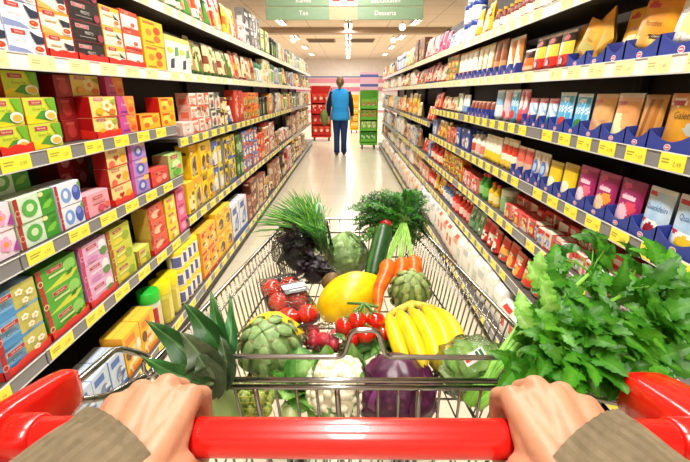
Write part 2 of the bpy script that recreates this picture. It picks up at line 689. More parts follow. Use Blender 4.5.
def shelf_z(side, row, y):
    """row counted from the top: 0 is the top shelf"""
    if side == 'L':
        lv = L_NEAR if y < L_EDGES[2] else L_FAR
    else:
        lv = R_NEAR if y < R_EDGES[4] else R_FAR
    return lv[len(lv) - 1 - row] + 0.0205


# ------------------------------------------------------------------ packets, tins and pouches
PROTO = {}


def deco_on(mb, w, h, decos, y=0.0, M0=None):
    """flat print on a front face lying in the plane y, u across and v up"""
    for i, d in enumerate(decos):
        yy = y - 0.0004 * (i + 1)
        k = d[0]
        if k == 'r':
            _, u0, v0, u1, v1, c = d
            mb.add([(u0 * w, yy, v0 * h), (u1 * w, yy, v0 * h), (u1 * w, yy, v1 * h), (u0 * w, yy, v1 * h)], [(0, 1, 2, 3)], c, M=M0)
        elif k == 'e':
            _, uc, vc, ru, rv, c = d
            n = 14
            mb.add([(uc * w + ru * w * math.cos(2 * PI * q / n), yy, vc * h + rv * h * math.sin(2 * PI * q / n)) for q in range(n)], [tuple(range(n))], c, M=M0)
        elif k == 'p':
            mb.add([(u * w, yy, v * h) for u, v in d[1]], [tuple(range(len(d[1])))], d[2], M=M0)
        elif k == 't':
            _, s, uc, vc, hv, c = d[:6]
            mw = (d[6] if len(d) > 6 else 0.8) * w
            M = Matrix.Translation((uc * w, yy, vc * h))
            if M0 is not None:
                M = M0 @ M
            mb.text(s, hv * h, c, M, mw)


def banner(u, v, w=0.3, c='#c8202c'):
    """red cartouche with the maker's lettering"""
    return [('r', u - 0.008, v - 0.085, u + w + 0.008, v + 0.105, '#f0d8c0'), ('r', u, v - 0.07, u + w, v + 0.09, c), ('t', 'TEEKANNE', u + w / 2, v + 0.005, 0.1, '#f6e6d2', w * 0.86)]


def cup(u, v, tea='#c8401c'):
    return [('e', u, v, 0.17, 0.16, '#f8f6f2'), ('e', u, v, 0.135, 0.115, tea), ('e', u - 0.03, v + 0.02, 0.05, 0.04, mixc(hx(tea), (255, 210, 120), 0.45))]


def carton(key, w, h, d, front, side, top, decos, side_decos=None, right=False):
    if key in PROTO:
        return PROTO[key]
    b = MB()
    b.rbox((-w / 2, 0, 0), (w / 2, d, h), 0.0012, [front, side, side, side, top, side], edge=mixc(hx(front), hx(side), 0.5))
    deco_on(b, w, h, decos, 0.0, Matrix.Translation((-w / 2, 0, 0)))
    # lid flap seam and print on the side that faces the shopper walking up
    b.box((-w / 2 + 0.004, d * 0.48, h), (w / 2 - 0.004, d * 0.5, h + 0.0004), mixc(hx(top), (60, 40, 30), 0.35))
    if side_decos:
        if right:
            Ms = Matrix.Translation((w / 2, 0, 0)) @ Matrix.Rotation(PI / 2, 4, 'Z')
        else:
            Ms = Matrix.Translation((-w / 2, d, 0)) @ Matrix.Rotation(-PI / 2, 4, 'Z')
        deco_on(b, d, h, side_decos, 0.0, Ms)
    PROTO[key] = (b.mesh('carton', 'printed_card'), [], h, d)
    return PROTO[key]


def pouch(key, w, h, t, paint, words=(), seal='#f0ece0', hang=False, top_lean=0.0):
    """stand-up pouch: flat welded top, bulging gusset foot; paint(u, v) gives the print"""
    if key in PROTO:
        return PROTO[key]
    b = MB()

    def prof(u, v):
        e = 1 - (2 * u - 1) ** 2
        k = max(0.0, 1 - v) ** 0.6 * (0.25 + 0.75 * min(1, v * 6 + 0.3))
        return 0.0015 + t * 0.5 * k * (0.25 + 0.75 * e ** 0.6)

    def width(v):
        return w * (0.5 - 0.035 * math.sin(PI * min(1, v * 1.1)) * 0.6) - w * 0.06 * max(0, 0.12 - v) / 0.12 * 1.0

    def corner(u, v):
        # rounded lower corners
        x = (2 * u - 1)
        z = v
        if v < 0.14:
            z = v + 0.09 * (abs(x) ** 3) * (1 - v / 0.14)
        return x, z

    def front(u, v):
        x, z = corner(u, v)
        return (x * width(v), t * 0.5 - prof(u, v) + top_lean * v * v, z * h)

    def back(u, v):
        x, z = corner(1 - u, v)
        return (x * width(v), t * 0.5 + prof(u, v) + top_lean * v * v, z * h)

    def pc(u, v):
        if v > 0.93:
            return seal
        return paint(u, v)
    b.grid(front, 18, 24, pc, True)
    b.grid(back, 8, 10, lambda u, v: paint(0.03, 0.5), True)
    for (s, u, v, hv, c, mw) in words:
        vs, fs, tw = text_geo(s)
        k = hv * h
        kx = min(k, mw * w / tw)
        pts = []
        for x, y in vs:
            uu = u + x * kx / w
            vv = v + y * k / h
            q = front(min(max(uu, 0), 1), min(max(vv, 0), 1))
            pts.append((q[0], q[1] - 0.0015, q[2]))
        b.add(pts, fs, c)
    PROTO[key] = (b.mesh('pouch', 'foil_pouch'), [], h, t)
    return PROTO[key]


def jar(key, r, h, body, lid, labelc, blob=None, lid_h=0.22, neck=0.86, squat=False):
    if key in PROTO:
        return PROTO[key]
    n = 16
    b = MB()
    bh = h * (1 - lid_h)
    lab = [labelc if not blob or (k % 8) not in (0, 1, 2) else blob for k in range(n)]
    b.lathe([(r * 0.92, 0), (r, h * 0.03), (r, bh * 0.16), (r, bh * 0.84), (r * 0.98, bh * 0.93), (r * neck, bh)],
            [body, body, lab, body, body], n, Matrix.Translation((0, r, 0)))
    lm = MB().lathe([(r * 0.97, bh - 0.004), (r * 1.0, bh + 0.002), (r * 1.0, h * 0.985), (r * 0.93, h)], lid, n, Matrix.Translation((0, r, 0)))
    PROTO[key] = (b.mesh('jar', 'plastic'), [('lid', lm.mesh('lid', 'plastic'))], h, 2 * r)
    return PROTO[key]


def bottle(key, r, h, body, cap, labelc):
    if key in PROTO:
        return PROTO[key]
    M = Matrix.Translation((0, r, 0))
    b = MB().lathe([(r * 0.9, 0), (r, h * 0.03), (r, h * 0.15), (r, h * 0.5), (r * 0.95, h * 0.62), (r * 0.4, h * 0.8), (r * 0.36, h * 0.9)],
                   [body, body, labelc, body, body, body], 12, M)
    c = MB().lathe([(r * 0.44, h * 0.885), (r * 0.44, h)], cap, 10, M)
    PROTO[key] = (b.mesh('bottle', 'plastic'), [('cap', c.mesh('cap', 'plastic'))], h, 2 * r)
    return PROTO[key]


def papersack(key, w, h, d, main, accent, blob, var=0):
    """paper flour bag with folded-over top"""
    if key in PROTO:
        return PROTO[key]
    b = MB()

    def ring(z, kx, ky, oy=0.0):
        pts = []
        for q in range(16):
            a = 2 * PI * q / 16
            cx, cy = math.cos(a), math.sin(a)
            s = 1 / max(abs(cx), abs(cy)) ** 0.75
            pts.append((cx * s * w / 2 * kx, d / 2 + oy + cy * s * d / 2 * ky, z))
        return pts
    lv = [ring(0, .96, .96), ring(h * .06, 1, 1), ring(h * .3, 1.02, 1.05), ring(h * .62, 1.02, 1.04), ring(h * .82, .99, .95), ring(h * .93, .97, .5, 0), ring(h, .95, .12, -d * .1)]
    vs = [p for r_ in lv for p in r_]
    fs, cs = [], []
    for i in range(len(lv) - 1):
        for q in range(16):
            fs.append((i * 16 + q, i * 16 + (q + 1) % 16, (i + 1) * 16 + (q + 1) % 16, (i + 1) * 16 + q))
            front = q in (10, 11, 12, 13)
            c = main
            if i == 0:
                c = accent
            if front and i == 2 and var != 1:
                c = blob if q in ((11, 12), (), (10, 11, 12))[var] else main
            if i == 3 and var == 1 and front:
                c = accent
            if i == 4 and front and var != 2:
                c = blob if q != 10 else main
            cs.append(c)
    fs.append(tuple(range(15, -1, -1)))
    cs.append(main)
    fs.append(tuple(96 + q for q in range(16)))
    cs.append(main)
    b.add(vs, fs, cs, False)
    PROTO[key] = (b.mesh('paper_bag', 'printed_card'), [], h, d)
    return PROTO[key]


def busy(key, main, acc, blob, n, lo=.05, hi=.95):
    """small printed patches that make a pack front look busy"""
    rr = random.Random(key)
    inks = [hx(acc), hx(blob), mixc(hx(blob), (255, 255, 255), .6), mixc(hx(acc), (20, 14, 12), .55), mixc(hx(main), (255, 255, 255), .5), mixc(hx(main), (30, 16, 10), .45)]
    out = []
    for _ in range(n):
        u, v = rr.uniform(lo, hi - .1), rr.uniform(lo, hi - .1)
        a, b = rr.uniform(.06, .22), rr.uniform(.03, .12)
        c = rr.choice(inks)
        if rr.random() < .5:
            out.append(('r', u, v, min(hi, u + a * 1.6), min(hi, v + b), c))
        else:
            b *= 1.2
            out.append(('e', max(a, min(1 - a, u)), max(b + .02, min(.98 - b, v)), a * .8, b, c))
    return out


def basic_carton(key, w, h, d, main, accent, blob, side=None, right=False, var=0):
    side = side or mixc(hx(main), hx(accent), 0.55)
    lite = mixc(hx(blob), (255, 255, 255), .5)
    dark = mixc(hx(accent), (20, 12, 10), .5)
    lay = [
        [('r', 0.0, 0.0, 1, 0.12, accent), ('r', 0.12, 0.72, 0.7, 0.9, accent), ('e', 0.58, 0.4, 0.28, 0.22, blob), ('e', 0.5, 0.34, 0.12, 0.1, lite)],
        [('p', [(0, 0), (1, 0), (1, .3), (0, .16)], accent), ('r', .1, .62, .9, .8, accent), ('e', .36, .4, .26, .18, blob), ('e', .66, .3, .2, .16, lite), ('r', .16, .68, .7, .74, lite)],
        [('r', 0, 0, .2, 1, accent), ('e', .62, .34, .3, .24, blob), ('r', .3, .74, .92, .9, dark), ('e', .7, .28, .13, .11, lite)],
        [('p', [(0, 1), (0, .6), (1, .78), (1, 1)], accent), ('e', .5, .36, .36, .26, lite), ('e', .5, .34, .24, .18, blob), ('r', .15, .05, .85, .1, dark)],
    ][var % 4]
    return carton(key + f'_{var}', w, h, d, main, side, mixc(hx(main), (255, 255, 255), 0.15),
                  lay + busy(key + str(var), main, accent, blob, 6), [('r', 0.2, 0.15, 0.8, 0.6, accent), ('r', .25, .7, .75, .8, blob)], right)


def basic_pouch(key, w, h, t, main, accent, blob, var=0):
    rr = random.Random(key + str(var))
    spots = [(rr.uniform(.15, .85), rr.uniform(.1, .85), rr.uniform(.05, .16), rr.uniform(.03, .07), rr.choice([hx(accent), hx(blob), mixc(hx(blob), (255, 255, 255), .6), mixc(hx(accent), (20, 12, 10), .5)])) for _ in range(7)]

    def paint(u, v):
        for (a, b, ra, rb, c) in spots:
            if abs(u - a) < ra and abs(v - b) < rb:
                return c
        if var % 3 == 0 and v > 0.7:
            return accent if 0.15 < u < 0.85 and v < 0.86 else main
        if var % 3 == 1 and u + v * .4 < .42:
            return accent
        if ((u - 0.5) ** 2 / 0.09 + (v - 0.33) ** 2 / 0.05 < 1) if var % 3 != 2 else (abs(v - .5) < .12):
            return blob
        if v < 0.12:
            return accent
        return main
    return pouch(key + f'_{var}', w, h, t, paint, seal=mixc(hx(main), (255, 255, 255), 0.3))


def place(proto, name, label, cat, group, side, X, y, z, yaw=0.0, back=0.0, tilt=0.0, roll=0.0):
    me, parts, h, d = proto
    o = bpy.data.objects.new(name, me)
    COL.objects.link(o)
    if side == 'L':
        o.location = (-X - back, y, z)
        o.rotation_euler = (tilt, roll, PI / 2 + yaw)
    else:
        o.location = (X + back, y, z)
        o.rotation_euler = (tilt, roll, -PI / 2 + yaw)
    tag(o, label, cat, group)
    for pn, pm in parts:
        c = bpy.data.objects.new(pn, pm)
        COL.objects.link(c)
        c.parent = o
    return o


ROW_HM = {('L', 1): 0.0, ('L', 2): -.09, ('L', 3): 0.0, ('L', 4): -.06}


def stack(proto_fn, side, row, px0, px1, w, n, desc, where, name='tea_box', cat='box', back=0.015, X=None, z=None, level_backs=None, facings=None, plural=None, vary=False, n_back=False, hm=None, nofac=False):
    if hm is None:
        hm = ROW_HM.get((side, row), .06)
    """fill the stretch of a shelf seen between px0 and px1 with facings of one product, each a stack of n"""
    X0 = X or (-XLS if side == 'L' else XRS)
    Xs = -abs(X0) if side == 'L' else abs(X0)
    Xe = math.copysign(abs(Xs) + back + .012, Xs)
    zz = z
    for _ in range(4):
        zv = (zz if zz is not None else 1.0) + hm
        ya, yb = sorted((y_on(px0, Xe, zv), y_on(px1, Xe, zv)))
        if z is None:
            zz = shelf_z(side, row, 0.5 * (ya + yb))
    zb = zz + 0.003 + (0.0205 if z is not None else 0)
    end = (L_EDGES[-1] if side == 'L' else R_EDGES[-1]) - .03
    yb = min(yb, end)
    m = facings or max(1, round((yb - ya) / w))
    wid = (yb - ya) / m
    pos_words = {1: [''], 2: [', lower of two', ', upper of two'], 3: [', lowest of three', ', middle of three', ', topmost of three'],
                 4: [', lowest of four', ', second up', ', third up', ', topmost of four']}[n]
    for i in range(m):
        yc = ya + (i + 0.5) * wid
        pr = proto_fn(wid * 0.975)
        fac = '' if m == 1 or nofac else (['nearer ', 'farther '][i] if m == 2 else (['near ', 'middle ', 'far '][i] if m == 3 else ''))
        edges = L_EDGES if side == 'L' else R_EDGES
        for e in edges:
            if abs(yc - e) < wid * .5 and n_back:
                yc += (wid * .5 - abs(yc - e) + .002) * (1 if yc > e else -1) * .5
        zc = (shelf_z(side, row, yc) + .003) if z is None else zb
        zs = R.uniform(.9, 1.0) if vary and n == 1 else 1.0
        for q in range(n):
            lab = f'{fac}{desc}{pos_words[q]}, {where}'
            bk = back + (level_backs[q] if level_backs else 0.0) + R.uniform(0, 0.02 if vary else 0.004)
            ob = place(pr, name, lab, cat, f'{plural or desc + "s"} {where}', side, abs(Xs), yc, zc, R.uniform(-.02, .02), bk)
            ob.scale.z = zs
            zc += pr[2] + 0.0006
# ------------------------------------------------------------------ tea side, first bays: every carton by itself
def P(*lists):
    o = []
    for l in lists:
        o += l if isinstance(l, list) else [l]
    return o


def cart(key, h, d, front, side, top, decos, sd=None):
    return lambda w: carton(f'{key}_{w:.3f}', w, h, d, front, side, top, decos, sd)


strip = lambda c='#c02530', dot='#e8a090': [('r', 0.0, 0, 0.1, 1, c), ('e', 0.05, 0.45, 0.06, 0.13, dot), ('e', 0.05, 0.45, 0.042, 0.09, c)]
leafy = lambda u, v, s, c: [('p', [(u - s, v - s * .8), (u + s * .2, v - s * .9), (u + s, v + s * .6), (u + s * .7, v + s * 1.3), (u - s * .5, v + s * .5)], c)]
flower = lambda u, v, s, c, e: [('e', u + s * math.cos(k * 1.2566), v + s * 1.5 * math.sin(k * 1.2566), s * .75, s * 1.1, c) for k in range(5)] + [('e', u, v, s * .6, s * .9, e)]

earl = cart('earl', .076, .07, '#f4f4f8', '#c9cede', '#f3f3f8',
            P(('p', [(0, 0), (.7, 0), (.45, .2), (0, .28)], '#8b9ac6'), banner(.13, .82, .36), ('t', 'EARL GREY', .34, .5, .15, '#9aa0ac', .5),
              ('p', [(.6, .95), (.74, .45), (.98, .5), (1, .75), (.8, .8)], '#27304a'), cup(.8, .26, '#c4431f')), [('r', .1, .2, .9, .8, '#b9c1d8')])
orangew = cart('orangew', .076, .07, '#fdf3dc', '#e8471d', '#f29a2c',
               P(('p', [(0, .8), (1, .9), (1, 1), (0, 1)], '#f29a2c'), ('p', [(0, 0), (.6, 0), (.35, .16), (0, .3)], '#f5b65a'), banner(.1, .84, .38),
                 ('r', .12, .5, .5, .56, '#c8b090'), ('p', [(.58, .7), (.72, .36), (.95, .4), (.96, .62)], '#2b2d40'), cup(.8, .22, '#d0511c')), [('r', 0, 0, .35, 1, '#f2802a')])
blackt = cart('blackt', .071, .07, '#26211f', '#a8323c', '#1c1918',
              P(('r', 0, .0, 1, .04, '#7c1d28'), banner(.12, .74, .4, '#c4707c'), ('t', 'PRESTO', .5, .45, .22, '#d8d0cc', .6), ('r', .18, .22, .7, .27, '#8f8680'), ('e', .86, .3, .1, .2, '#a33c50')),
              [('e', .5, .6, .3, .25, '#e49a9e'), ('r', 0, 0, .2, 1, '#c8444c')])
yelloww = cart('yelloww', .076, .07, '#fdf4cf', '#f0a21e', '#f6c64a',
               P(('r', 0, .78, 1, 1, '#f6b93a'), banner(.1, .82, .4), ('r', .12, .5, .6, .58, '#d4c48a'), ('p', [(.6, .7), (.72, .36), (.95, .4)], '#31333f'), cup(.75, .25, '#d8691c')), [('r', .1, 0, .5, 1, '#f7c552')])
redw = cart('redw', .08, .07, '#f9ece2', '#e23a20', '#ec5a32',
            P(('r', 0, .76, 1, 1, '#e8482c'), banner(.1, .84, .45, '#d22a24'), ('e', .52, .42, .34, .25, '#fff8f0'), cup(.62, .3, '#d2481e'), ('r', 0, 0, 1, .1, '#e23a20')), [('r', .1, .1, .6, .9, '#f06a40')])
yellowtall = cart('yellowtall', .118, .08, '#f6c920', '#e8a614', '#f8d850',
                  P(('r', .1, .82, .6, .92, '#e06818'), ('e', .3, .5, .14, .14, '#f08c1c'), ('e', .66, .28, .16, .14, '#e86c1c'), ('e', .68, .62, .16, .16, '#d8441c'), ('r', .1, .1, .5, .16, '#b88a10')), [('r', .2, .2, .8, .8, '#f0b41c')])
whitetall = cart('whitetall', .195, .08, '#f2f0e4', '#d8cfa4', '#efe9c8',
                 P(('r', 0, .86, 1, 1, '#ded276'), ('p', [(.2, .1), (.5, .12), (.6, .4), (.3, .35)], '#2f3d58'), ('e', .3, .6, .22, .08, '#e8d23c'), ('p', [(.62, .45), (.95, .5), (.95, .72), (.7, .7)], '#5f9e58')), [('r', .1, .1, .9, .9, '#d9c96a')])

W2 = 'second tea shelf'
stack(earl, 'L', 1, 5, 43, .16, 3, 'white and blue earl grey tea box', W2 + ' from the top', facings=1, plural='earl grey tea boxes')
stack(earl, 'L', 1, -42, 4, .16, 3, 'earl grey box before the full pile', W2 + ' from the top', facings=1, plural='earl grey tea boxes at the edge')
stack(orangew, 'L', 1, 44, 73, .15, 3, 'orange and white tea box with teacup print', W2, facings=1)
stack(blackt, 'L', 1, 74, 104, .15, 4, 'black tea box with white lettering', W2, facings=1, plural='black tea boxes')
stack(yelloww, 'L', 1, 105, 124, .14, 3, 'yellow topped white tea box', W2 + ' past the black boxes', facings=1, plural='yellow and white tea boxes')
stack(redw, 'L', 1, 125, 142, .14, 3, 'red topped white tea box', W2, facings=1, plural='red and white tea boxes')
stack(yellowtall, 'L', 1, 144, 165, .14, 2, 'tall golden yellow tea box with orange dots', W2, facings=1, plural='golden tea boxes')
stack(whitetall, 'L', 1, 166, 190, .13, 1, 'tall white tea carton with green corner', W2, facings=2, plural='tall white tea cartons')

greenlem = cart('greenlem', .081, .075, '#cfdc3c', '#c8472c', '#e9ec84',
                P(('p', [(0, 0), (.55, 0), (.3, .35), (0, .3)], '#f2d81e'), ('p', [(.25, .2), (.75, .08), (.9, .5), (.5, .48)], '#4d9a34'), banner(.16, .8, .4, '#b8402c'),
                  ('t', 'Grüner Tee', .42, .56, .15, '#4f7f1c', .55), ('p', [(.66, .98), (.8, .55), (1, .3), (1, .98)], '#6fb22c'), ('e', .76, .3, .2, .2, '#f4f2e0'), ('e', .77, .27, .15, .13, '#eab84a')),
                [('r', 0, 0, .5, 1, '#e07030')])
redside = cart('redside', .08, .075, '#8f1a1c', '#7d1418', '#9c2024', P(('e', .5, .45, .28, .3, '#b83a34'), ('r', .2, .75, .7, .88, '#c05048')))
yelflower = cart('yelflower', .081, .08, '#f4e07a', '#a80f10', '#dd9b52',
                 P(banner(.14, .86, .36, '#cf8a78'), flower(.6, .55, .12, '#f7f2c4', '#f0a030'), ('e', .28, .3, .14, .16, '#f2b41e'), ('e', .78, .25, .14, .14, '#e87a2c'), ('r', 0, 0, 1, .05, '#e04c28'), ('p', [(.7, .8), (.95, .6), (.95, .9)], '#9cb43c')))
pinkor = cart('pinkor', .081, .08, '#ef9040', '#cf4a84', '#e07a50',
              P(('p', [(0, 0), (.55, 0), (.35, 1), (0, 1)], '#c84c98'), ('t', 'Frucht', .34, .55, .2, '#f6dfe6', .45), ('e', .75, .7, .16, .12, '#f4b03a'), ('e', .75, .3, .16, .14, '#e8581c'), ('r', .1, .14, .5, .22, '#8c2f90')))
yelor = cart('yelor', .076, .075, '#f6bc22', '#c41a14', '#ee8a2c',
             P(('e', .4, .5, .26, .28, '#f8dc5a'), ('e', .3, .3, .14, .16, '#e8701a'), ('e', .74, .6, .16, .2, '#f08020'), ('r', .1, .8, .6, .92, '#d64a1c')))
W3 = 'third tea shelf'
stack(greenlem, 'L', 2, 36, 66, .15, 3, 'yellow green tea box with teacup print', W3 + ', second pile', level_backs=[0, 0, .05], facings=1, plural='green tea boxes of the second pile')
stack(greenlem, 'L', 2, 2, 35, .15, 2, 'yellow green tea box with teacup print', W3 + ', first pile', facings=1, plural='green tea boxes of the first pile')
stack(redside, 'L', 2, 67, 83, .1, 3, 'dark red tea box', W3 + ' beside the green piles', back=.07, facings=1, plural='dark red tea boxes')
stack(yelflower, 'L', 2, 97, 121, .13, 3, 'yellow flower tea box with red side', W3, level_backs=[0, 0, .06], facings=1)
stack(pinkor, 'L', 2, 123, 139, .13, 3, 'pink and orange fruit tea box', W3, level_backs=[0, 0, .04], facings=1, plural='fruit tea boxes')
stack(yelor, 'L', 2, 141, 161, .14, 1, 'yellow and orange tea box with red side', W3 + ' beside fruit tea', facings=1)
stack(yelor, 'L', 2, 162, 176, .14, 2, 'yellow and orange tea box', W3 + ' at the bay end', facings=1, plural='orange tea boxes at the bay end')

pinkfl = cart('pinkfl', .081, .08, '#f6e2ee', '#d46aa0', '#f2e6ee', P(flower(.62, .5, .12, '#f0a6cc', '#f09c3c'), ('p', [(.78, .2), (1, .1), (1, .6)], '#a8409c'), ('r', .05, .8, .35, .92, '#d86a9c'), ('r', .0, .0, .06, 1, '#cc5a98')))
mint = cart('mint', .081, .08, '#d5ecd2', '#bfd3ac', '#e4efd8',
            P(('r', .62, 0, 1, 1, '#3d9a2c'), leafy(.8, .4, .15, '#7cc83c'), leafy(.88, .7, .1, '#2c7c20'), ('e', .36, .5, .19, .34, '#58b04c'), ('e', .36, .52, .09, .16, '#cfe8b8'), strip('#a83028'), ('e', .66, .88, .07, .1, '#e8e29c')))
bluefl = cart('bluefl', .081, .08, '#e9edf8', '#b7bfd6', '#e6eaf6',
              P(('e', .4, .46, .2, .34, '#78a2e0'), ('e', .38, .5, .09, .18, '#e4ecfa'), ('e', .8, .46, .17, .36, '#3c58b4'), ('e', .78, .62, .1, .16, '#7a8ee0'), ('p', [(.88, .86), (1, .6), (1, 1)], '#5a9850'), strip('#b02c38')))
pinkbx = cart('pinkbx', .09, .1, '#f2a6b4', '#d8607a', '#f4b8c0', P(strip('#cc3a58', '#e890a0'), banner(.32, .76, .4, '#cc5068'), ('r', .3, .5, .8, .58, '#dd8090'), ('e', .6, .26, .14, .16, '#d94860'), ('e', .85, .3, .1, .14, '#e8684c')))
darkred = cart('darkred', .081, .08, '#a32426', '#7c1418', '#a83430', P(('e', .5, .45, .28, .3, '#d98a88'), ('r', .1, .75, .6, .88, '#c86a60')))
redcream = cart('redcream', .081, .06, '#f2d88a', '#a01a18', '#c89a50', P(banner(.14, .8, .4, '#d08a60'), ('p', [(.32, .5), (.45, .3), (.58, .5), (.52, .6), (.45, .54), (.38, .6)], '#b02c20'), ('e', .8, .4, .16, .24, '#f0b030'), ('e', .2, .2, .14, .18, '#e86a50'), ('r', 0, 0, 1, .06, '#d23a24')))
purple = cart('purple', .083, .09, '#b48ad0', '#7c3488', '#8c5c98', P(('r', 0, 0, .16, 1, '#c03c90'), ('e', .55, .42, .24, .3, '#5a62b8'), ('e', .55, .44, .12, .16, '#c8d0ec'), ('e', .8, .84, .18, .16, '#f0c052'), ('r', .3, .78, .66, .9, '#d8c4e4')))
redone = cart('redone', .085, .1, '#e23c30', '#b41e1a', '#e85a44', P(banner(.2, .72, .5, '#c01c1c'), ('e', .4, .34, .18, .2, '#f08a70'), ('e', .74, .4, .14, .18, '#f0b0a0')))
greenw = cart('greenw', .135, .09, '#a9d66c', '#a8855c', '#bfe08a', P(banner(.16, .86, .5, '#b85a40'), ('e', .5, .55, .3, .18, '#d8efb0'), ('e', .5, .2, .3, .14, '#5fb03c'), ('e', .72, .4, .16, .1, '#e07a60'), ('r', .1, .4, .5, .44, '#3c8a2c')))
W4 = 'fourth tea shelf'
stack(pinkfl, 'L', 3, -16, 17, .14, 3, 'white tea box with pink flower', W4, facings=1, plural='pink flower tea boxes', level_backs=[0, 0, .07])
stack(mint, 'L', 3, 18, 58, .16, 3, 'pale green mint tea box with leaf print', W4, facings=1, plural='mint tea boxes', level_backs=[0, 0, .07])
stack(bluefl, 'L', 3, 59, 83, .15, 2, 'white tea box with blue flower', W4, facings=1, plural='blue flower tea boxes')
stack(darkred, 'L', 3, 64, 92, .13, 3, 'dark red tea box behind the blue flower boxes', W4, back=.17, facings=2, plural='dark red tea boxes at the back')
stack(pinkbx, 'L', 3, 84, 109, .15, 1, 'single pink tea box with red band', W4, facings=1)
stack(redcream, 'L', 3, 111, 131, .14, 3, 'cream tea box with red heart and red side', W4, facings=1, plural='cream heart tea boxes')
stack(purple, 'L', 3, 132, 149, .13, 3, 'purple and blue tea box', W4, facings=1)
stack(redone, 'L', 3, 150, 167, .14, 1, 'single bright red tea box', W4 + ' beside the purple pile', facings=1)
stack(greenw, 'L', 3, 168, 182, .13, 1, 'tall light green tea box at the bay end', W4, facings=1)

kam = cart('kam', .084, .085, '#7fb6e2', '#2f7fc4', '#a5cdea',
           P(('p', [(.0, .0), (.8, 0), (.5, .3), (0, .34)], '#4a98d6'), ('r', .52, .12, 1, 1, '#c8c060'), flower(.66, .7, .05, '#fbf8e8', '#f2c428'), flower(.85, .55, .05, '#fbf8e8', '#f2c428'), flower(.72, .34, .045, '#fbf8e8', '#f2c428'),
             banner(.14, .8, .34, '#b8242c'), ('t', 'Kamille', .32, .52, .2, '#1f3c78', .42), strip('#b02430')), [('e', .5, .5, .24, .2, '#d8e8f4'), ('r', 0, 0, 1, .1, '#b02430')])
grn = cart('grn', .084, .085, '#4fae32', '#3a7a28', '#66b648',
           P(('p', [(.1, 0), (.8, 0), (1, .3), (.6, .3)], '#d2dc3c'), ('e', .8, .6, .16, .28, '#8ed060'), banner(.26, .74, .36, '#b4402c'), ('r', .26, .46, .66, .56, '#cfe6a0'), leafy(.76, .3, .1, '#267a1c'), strip('#b43428', '#e8e0a0')))
lilac = cart('lilac', .084, .085, '#e4b2da', '#b4679c', '#eac6e2',
             P(banner(.24, .74, .38, '#c04c70'), ('r', .26, .45, .7, .54, '#f6e2f0'), ('e', .8, .62, .14, .26, '#f4eef0'), ('e', .82, .3, .14, .2, '#5f9048'), ('e', .4, .2, .2, .12, '#d488c0'), strip('#c83a6a', '#f0a8c0')))
ylg = cart('ylg', .084, .085, '#ccd23a', '#8c9430', '#dcdc6c',
           P(banner(.24, .74, .38, '#b8582c'), ('r', .24, .46, .7, .55, '#eef0a8'), ('e', .76, .34, .16, .24, '#98b428'), ('e', .4, .22, .2, .14, '#ecd83c'), strip('#b8402c', '#e0d080')))
redor = cart('redor', .084, .085, '#e8553a', '#c4a040', '#ea7a50', P(banner(.2, .76, .5, '#c01c20'), ('e', .5, .4, .3, .24, '#f6c8a0'), ('e', .72, .3, .16, .2, '#d42818'), strip('#b81c1c')))
yel5 = cart('yel5', .084, .085, '#f0dc30', '#d09a20', '#f2e468', P(banner(.2, .74, .5, '#d0482c'), ('e', .6, .36, .22, .22, '#f8f0a0'), ('e', .35, .3, .14, .16, '#e8a020')))
pink5 = cart('pink5', .088, .085, '#ea5a92', '#c03a70', '#ee80a8', P(('e', .5, .4, .3, .26, '#f4a8c4'), ('r', .15, .74, .8, .88, '#c02a5c')))
W5 = 'fifth tea shelf'
stack(kam, 'L', 4, 4, 50, .18, 3, 'blue camomile tea box', W5 + ' near the red trolley corner', facings=1, plural='camomile tea boxes')
stack(grn, 'L', 4, 52, 88, .16, 3, 'grass green tea box with red band', W5, facings=1)
stack(lilac, 'L', 4, 90, 115, .15, 3, 'lilac tea box with white flower', W5, facings=1)
stack(ylg, 'L', 4, 116, 137, .14, 3, 'yellow green tea box with red band', W5 + ' beside lilac', facings=1)
stack(ylg, 'L', 4, 139, 151, .11, 1, 'single yellow green tea box', W5 + ' in the gap', facings=1)
stack(redor, 'L', 4, 153, 168, .14, 3, 'orange red tea box', W5, facings=1, plural='orange red tea boxes')
stack(yel5, 'L', 4, 169, 179, .12, 3, 'yellow tea box past the orange pile', W5, facings=1)
stack(pink5, 'L', 4, 180, 188, .12, 3, 'hot pink tea box', W5 + ' at the bay end', facings=1)


